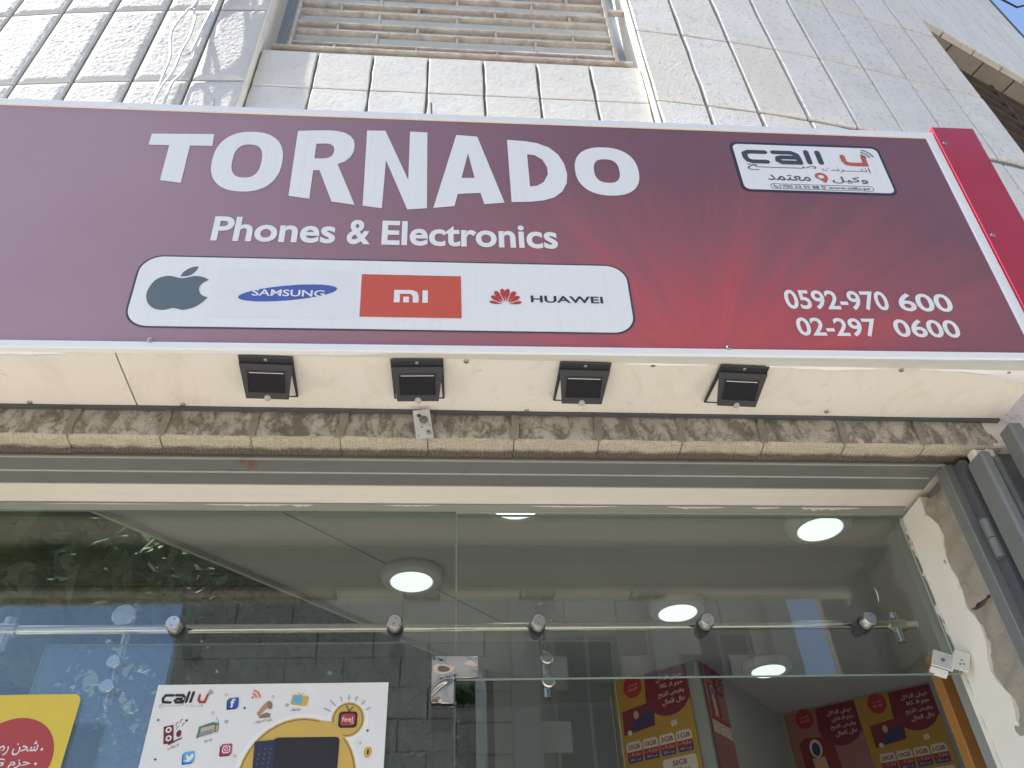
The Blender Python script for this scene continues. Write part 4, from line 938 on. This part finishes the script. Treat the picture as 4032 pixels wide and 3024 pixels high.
# glazed side of the shop
sw = empty('side_window', (-.9, .6, 0), 'smoked glass side wall of the shop with trees beyond', 'window'); sw.matrix_world = Matrix.Identity(4)
a, b = Vector((-1.30, .265)), Vector((.211, 1.847)); d = (b-a).normalized(); n = Vector((-d.y, d.x))
mb = MB(); mb.prism([tuple(a+n*.05), tuple(b+n*.05), tuple(b+n*.056), tuple(a+n*.056)], .1, CZ+.05, 'z'); mb.build('pane', S['glass_tint'], sw)
for t in (0, 2.152): mb = MB(); p = a+d*t-n*.012; mb.prism([tuple(p), tuple(p+d*.045), tuple(p+d*.045+n*.058), tuple(p+n*.058)], 0, CZ-.002, 'z'); mb.build('mullion', S['black_plastic'], sw)  # second post added in black to cover the brightly lit wall end
# round ceiling lights
for x, y, lab in ((-.098, 1.048, 'lit round ceiling light left of the glass joint'), (.891, 1.301, 'lit round ceiling light just above the steel rail'), (1.422, 1.871, 'lit round ceiling light deepest in the shop near the red posters'), (1.222, .694, 'lit round ceiling light by the top right corner of the transom'), (.226, .566, 'lit round ceiling light half hidden by the plaster head')):
    x, y = x*.9748, -1.56+(y+1.56)*.9748
    t = empty('ceiling_light', (x, y, CZ), lab, 'ceiling light', 'round ceiling lights in the shop')
    mb = MB(); mb.lathe([(.0, 0), (.104, 0), (.106, -.012), (.098, -.028), (.073, -.034), (.071, -.030), (.0, -.030)], (0, 0, -.001), 'z', 40); mb.build('rim', S['lamp_rim'], t, True)
    mb = MB(); mb.lathe([(.0, 0), (.0695, 0), (.0695, -.003), (.0, -.003)], (0, 0, -.0325), 'z', 40); mb.build('diffuser', S['lamp'], t)
t = empty('dome_camera', label='small round security camera under the ceiling seen through the doorway', cat='camera', mat=Matrix.Translation((.582, 2.0, CZ-.0005)) @ Matrix.Rotation(math.pi, 4, 'X'))
mb = MB(); mb.lathe([(.0, 0), (.034, 0), (.034, .012), (.026, .020), (.0, .020)], (0, 0, 0), 'z', 24); mb.build('base', S['room'], t, True); mb = MB(); mb.lathe([(.021, .020), (.020, .032), (.012, .040), (.0, .042)], (0, 0, 0), 'z', 20); mb.build('lens_dome', S['dark_glass'], t, True)
tag(MB().box(1.375, 1.475, .60, .64, 0, 2.50, bev=.004).build('orange_board', S['orange']), 'upright orange board just inside the right jamb', 'board')

def wposter(label, o, ang, x0, x1, ztop, zbot, kind, dim=1):
    p = empty('poster', label=label, cat='poster', mat=frame(o[0]+.006*math.sin(ang), o[1]-.006*math.cos(ang), 0, ang)); wd = x1-x0
    MB().box(x0, x1, zbot, ztop, -.002, 0).build('sheet', S['gold2'] if kind == 'data' else S['pink_poster'], p)
    U = lambda u: x0+u*wd; V = lambda v: ztop-v*wd      # v in poster widths
    sh = lambda lp, m, k, nm='print': shape(p, [[(U(a), V(b)) for a, b in lp]], S[m], .0006*k, nm)
    tx = lambda s, u0, u1, v0, v1, m, k, off=0.: text(p, s, U(u0), U(u1), 0, 0, S[m], .0006*k, off, full=(V(v1), V(v0)))
    sh([(.46, 0), (1, 0), (1, .42)] + circ(.72, .28, .29, .27, 20, 25, 195), 'maroon', 1, 'balloon')
    for i, s in enumerate(('عيش الدلال', 'حزم الـ 3G' if kind == 'data' else 'حزم الدقائق', 'وفرص للربح', 'عال العال')):
        tx(arabic(s), .60 if i % 2 == 0 else .64, .94, .075+.095*i, .145+.095*i, 'cream_i', 3, .012)
    sh(circ(.28, .11, .125, .135, 24), 'red_card', 1, 'badge'); tx(arabic('فرص'), .22, .34, .07, .10, 'cream_i', 2); tx(arabic('للربح'), .22, .34, .12, .16, 'cream_i', 2)
    if kind == 'data':
        sh([(.10, .38), (.54, .33), (.50, .62), (.09, .66)], 'maroon_i', 1.6, 'picture'); sh([(.24, .50), (.52, .42), (.49, .60), (.20, .645)], 'indigo', 2.2, 'picture'); sh(circ(.28, .45, .035, .05, 12), 'skin_i', 2.8, 'picture'); sh(circ(.17, .64, .03, .03, 10), 'cream_i', 2.8, 'picture')
        sh([(.71, .62), (.78, .605), (.785, .665), (.715, .68)], 'cream_i', 1.5, 'envelope'); sh([(.72, .625), (.75, .645), (.775, .615), (.75, .635)], 'grey_i', 2.2, 'envelope')
        for i, (s, pr_, n_) in enumerate((('20GB', '60', '600'), ('10GB', '45', '450'), ('3GB', '25', '250'), ('1GB', '10', '100'))):
            u0 = .10+i*.215; v0 = .745
            sh([(u0, v0+.03), (u0+.02, v0), (u0+.175, v0), (u0+.195, v0+.03), (u0+.195, v0+.11), (u0, v0+.11)], 'cream_i', 1.5, 'card'); sh([(u0, v0+.11), (u0+.195, v0+.11), (u0+.195, v0+.175), (u0, v0+.175)], 'red_card', 1.5, 'card'); sh([(u0, v0+.175), (u0+.195, v0+.175), (u0+.185, v0+.235), (u0+.01, v0+.235)], 'indigo', 1.5, 'card')
            tx(s, u0+.02, u0+.175, v0+.03, v0+.085, 'maroon', 2.4, .02); tx(arabic('شيكل ' + pr_ + ' ب'), u0+.02, u0+.175, v0+.12, v0+.165, 'cream_i', 2.4); tx(arabic('فرصة ' + n_), u0+.03, u0+.165, v0+.185, v0+.225, 'cream_i', 2.4)
        sh([(.53, 1.04), (.55, 1.02), (.93, 1.02), (.95, 1.04), (.95, 1.2), (.53, 1.2)], 'cream_i', 1.5, 'card'); tx('50GB', .65, .83, 1.05, 1.11, 'maroon', 2.4, .02); tx('25GB', .64, .76, 1.13, 1.165, 'black_ink', 2.4); tx(arabic('هدية'), .78, .86, 1.13, 1.17, 'black_ink', 2.4)
        sh([(.53, 1.2), (.95, 1.2), (.95, 1.3), (.53, 1.3)], 'red_card', 1.5, 'card')
    else:
        sh([(.12, .42), (.22, .36), (.50, .40), (.58, .50), (.62, 1.05), (.14, 1.05)], 'maroon_i', 1.6, 'picture'); sh(circ(.33, .52, .085, .12, 20), 'cream_i', 2.2, 'picture'); sh(circ(.33, .53, .055, .09, 16), 'indigo', 2.8, 'picture'); sh([(.25, .64), (.42, .64), (.46, 1.05), (.27, 1.05)], 'skin_i', 2.2, 'picture')
        for i in range(3): sh([(.05+i*.31, 1.08), (.34+i*.31, 1.08), (.34+i*.31, 1.16), (.05+i*.31, 1.16)], 'red_card', 1.6, 'card'); sh([(.05+i*.31, 1.17), (.34+i*.31, 1.17), (.34+i*.31, 1.42), (.05+i*.31, 1.42)], 'cream_i', 1.6, 'card'); tx(arabic('دقيقة'), .10+i*.31, .29+i*.31, 1.20, 1.26, 'maroon', 2.4); tx(arabic('فرصة'), .12+i*.31, .27+i*.31, 1.30, 1.36, 'maroon', 2.4)
    return p
ac = math.atan2(A1[1]-A0[1], A1[0]-A0[0]); am = math.atan2(A2[1]-A1[1], A2[0]-A1[0]); ar = math.atan2(A3[1]-A2[1], A3[0]-A2[0])
wposter('yellow data price poster on the pillar seen through the doorway', A0, ac, .004, .350, CZ+.0-.005, 2.35, 'data')
wposter('dusty pink poster round the corner of the pillar, beside the yellow one', A1, am, .02, .215, CZ-.005, 2.35, 'talk')
wposter('dusty pink poster on the dim right hand wall of the shop', A2, ar, .022, .357, CZ-.012, 2.35, 'talk'); wposter('yellow data price poster on the dim right hand wall of the shop', A2, ar, .359, .694, CZ-.012, 2.35, 'data')
an = Vector((math.cos(ac), math.sin(ac))); q0 = Vector(A0)-an*.022
mb = MB(); mb.prism([tuple(q0), tuple(q0+an*.018), tuple(q0+an*.018+Vector((math.sin(ac), -math.cos(ac)))*.01), tuple(q0+Vector((math.sin(ac), -math.cos(ac)))*.01)], 0, CZ-.06, 'z')
tag(mb.build('wooden_batten', M('pale wood', (.55, .46, .30), .6)), 'pale wooden batten standing beside the pillar poster', 'batten')

# ------------------------------------------------------------------ wires and rods above the sign
for lab, pts in (('white wire bowed out to the left on the hammered stone', [(-.964, 4.83), (-.977, 4.725), (-.991, 4.573), (-.982, 4.477), (-.953, 4.34), (-.951, 4.247), (-.949, 4.03)]),
                 ('white wire hanging straight down between the bowed wire and the bundle', [(-.964, 4.83), (-.937, 4.656), (-.923, 4.495), (-.926, 4.395), (-.923, 4.26), (-.94, 4.15), (-.947, 4.03)]),
                 ('short white wire end leaving the right hand bundle', [(-.879, 4.85), (-.888, 4.602), (-.898, 4.409), (-.918, 4.369)]),
                 ('white wire nearest the window, running down the stone joint', [(-.875, 4.85), (-.877, 4.58), (-.892, 4.377), (-.917, 4.266), (-.925, 4.21), (-.912, 4.03)])):
    pts = [(pts[0][0]+.02, 5.9)] + pts if lab[0] == 's' else [(pts[0][0]+.015, 5.6)] + pts
    cv = [];
    for i in range(len(pts)-1):
        p0, p1_, p2_, p3 = pts[max(0, i-1)], pts[i], pts[i+1], pts[min(len(pts)-1, i+2)]
        for j in range(5):
            t = j/5; cv.append([.5*(2*p1_[a]+(-p0[a]+p2_[a])*t+(2*p0[a]-5*p1_[a]+4*p2_[a]-p3[a])*t*t+(-p0[a]+3*p1_[a]-3*p2_[a]+p3[a])*t**3) for a in (0, 1)])
    cv.append(list(pts[-1])); mb = MB(); mb.tube([(x, -.036-.03*abs(math.sin(z*3.1+len(lab))) , z) for x, z in cv], .0042, 7)
    tag(mb.build('wire', S['wire'], None, True), lab, 'wire', 'wires hanging on the left wall')
for lab, pa, pb, r_ in (('rusty rod standing up behind the sign under the window', (-.060, -.06, 4.135), (-.040, -.06, 3.72), .0042), ('thin dark wire stub behind the sign on the left', (-.762, -.06, 4.10), (-.70, -.06, 3.72), .0018)):
    mb = MB(); mb.tube([pa, pb], r_, 8); tag(mb.build('rod', S['rod'], None, True), lab, 'rod')

# ------------------------------------------------------------------ across the street (seen in the glass)
def opposite(name, label, x0, x1, y, h, mat, wins, pil=()):
    t = empty(name, (.5*(x0+x1), y, 0), label, 'building'); t.matrix_world = Matrix.Identity(4)
    MB().box(x0, x1, y-.9, y, 0, h).build('wall', S['mortar'], t); kind = 'opp' if mat == 'opp' else 'opp2'
    wob = t.children[0]; ch, cw = .42, .78; nz = int(h/ch); rr = random.Random(int(h*10))
    for j in range(nz):
        x = x0 - (cw/2 if j % 2 else 0)
        while x < x1-.02:
            a, b = max(x, x0), min(x+cw, x1); z0 = j*ch
            inside = any(wa-.02 < .5*(a+b) < wb_+.02 and wz0-.02 < z0+ch/2 < wz1+.02 for wa, wb_, wz0, wz1 in wins)
            if not inside and b-a > .05 and z0 > 2.6:
                key = (kind, round(b-a, 2), (j*7+int(x*3)) % 3)
                if key not in _cache: _cache[key] = stone_mesh('stone', b-a-.012, ch-.012, .06, S[kind], key[2]+3)
                o = link('stone', _cache[key], wob, (b-.006, y+.05+rr.uniform(-.012, .012), z0), math.pi)
            x += cw
    for wa, wb_, wz0, wz1 in wins:
        f = MB().box(wa, wb_, y-.02, y+.012, wz0, wz1).build('window', S['dark_glass'], t); MB().box(wa-.06, wb_+.06, y+.012, y+.13, wz0-.1, wz0).build('sill', S['opp2'], f)
        for xx in (wa, .5*(wa+wb_)-.02, wb_-.04): MB().box(xx, xx+.04, y+.013, y+.05, wz0, wz1).build('frame', S['room'], f)
    for xx in pil: MB().box(xx, xx+.35, y+.06, y+.30, 0, h-.4).build('pilaster', S['opp2'], t)
    MB().box(x0-.1, x1+.1, y-.9, y+.3, h, h+.3).build('cornice', S['opp2'], t)
    return t
opposite('opposite_building', 'tawny stone building across the street, mirrored in the shop glass', -3.65, 5.2, -9, 11.5, 'opp', [(1.6, 2.6, 4.6, 6.6), (3.6, 4.5, 4.6, 6.6)], (1.0, 3.0, 4.75))
opposite('opposite_building', 'grey stone building mirrored at the right end of the transom', 6.15, 11, -9, 12, 'opp2', [(6.9, 8.0, 5.2, 7.0)])
def tree(label, base, h, crown, n, m, seed, size=.16):
    t = empty('tree', base, label, 'tree'); t.matrix_world = Matrix.Identity(4); rr = random.Random(seed); B = Vector(base); mb = MB()
    top = B+Vector((rr.uniform(-.3, .3), rr.uniform(-.3, .3), h*.62)); mb.tube([B, B.lerp(top, .5)+Vector((.08, .05, 0)), top], [.16, .12, .07], 9)
    for k in range(9):
        a = rr.uniform(0, 6.28); q_ = B.lerp(top, rr.uniform(.45, 1)); e = q_+Vector((math.cos(a)*crown[0]*.7, math.sin(a)*crown[1]*.7, crown[2]*rr.uniform(.1, .6))); mb.tube([q_, q_.lerp(e, .5)+Vector((0, 0, .12)), e], [.05, .035, .012], 6)
    mb.build('trunk', S['bark'], t, True); c = B+Vector((0, 0, h*.66)); fm = MB()
    cl = []
    for k in range(60):
        while True:
            v = Vector((rr.uniform(-1, 1), rr.uniform(-1, 1), rr.uniform(-1, 1)))
            if v.length < 1: break
        cl.append((c+Vector((v.x*crown[0], v.y*crown[1], v.z*crown[2])), rr.uniform(.25, .5)*min(crown)))
    for k in range(n):
        cc, r = rr.choice(cl); v = Vector((rr.gauss(0, 1), rr.gauss(0, 1), rr.gauss(0, .8))).normalized()*r*rr.random()**.4
        p = cc+v; a = Vector((rr.gauss(0, 1), rr.gauss(0, 1), rr.gauss(0, 1))).normalized(); b = a.orthogonal().normalized(); s = size*rr.uniform(.5, 1)
        fm.v += [tuple(p-a*s), tuple(p+b*s*.4), tuple(p+a*s), tuple(p-b*s*.4)]; i = len(fm.v)-4; fm.f.append([i, i+1, i+2, i+3]); fm.m.append(0)
    for q_, r in cl[:34]:                # solid leaf-coloured cores added inside clumps to block sky between leaves
        for j in range(5):
            for i in range(8):
                t0, t1, f0, f1 = 6.2832*i/8, 6.2832*(i+1)/8, math.pi*j/5, math.pi*(j+1)/5; k0 = len(fm.v)
                for tt, ff in ((t0, f0), (t1, f0), (t1, f1), (t0, f1)):
                    dv = Vector((math.cos(tt)*math.sin(ff), math.sin(tt)*math.sin(ff), math.cos(ff))); fm.v.append(tuple(q_+dv*r*(.62+.3*noise.noise(q_*3+dv*2.5))))
                fm.f.append([k0, k0+1, k0+2, k0+3]); fm.m.append(0)
    fm.keep = True; fm.build('crown', m, t)
tree('leafy street tree mirrored low on the left of the glass', (-5.3, -8.0, 0), 5.3, (1.5, 1.1, 1.35), 9000, S['leaf2'], 2, .09)
tree('tall dark tree beyond the smoked side window, furthest left', (-4.4, 4.2, 0), 7.6, (2.1, 1.5, 2.9), 17000, S['leaf'], 5, .085)
tree('dark tree beyond the smoked side window, nearest the shop corner', (-2.1, 4.4, 0), 7.4, (2.1, 1.4, 2.9), 17000, S['leaf'], 6, .085)
tree('dark tree glimpsed behind the white wall at the back', (.1, 5.2, 0), 6.6, (1.9, 1.3, 2.9), 14000, S['leaf'], 7, .085)
tree('low spreading bush tree behind the side window, leftmost', (-4.9, 6.6, 0), 4.2, (2.8, 1.2, 2.3), 15000, S['leaf2'], 11, .08)
tree('low spreading bush tree behind the side window, beside the white wall', (-.6, 7.2, 0), 4.6, (2.8, 1.2, 2.4), 15000, S['leaf2'], 12, .08)
tree('slim dark tree between the two tall ones behind the side window', (-3.2, 6.0, 0), 5.8, (2.2, 1.2, 2.5), 15000, S['leaf'], 14, .08)
gw = empty('backdrop_wall', (-4, 8.6, 0), 'grey backdrop wall added behind the trees to block sky between the leaves', 'wall'); gw.matrix_world = Matrix.Identity(4)  # wall added so no bright sky shows through the foliage
MB().box(-14, 4, 8.6, 8.9, 0, 9).build('backdrop_wall_face', S['jamb_stone'], gw); MB().box(-14.05, 4.05, 8.55, 8.95, 9, 9.12).build('backdrop_wall_coping', S['kerb'], gw)
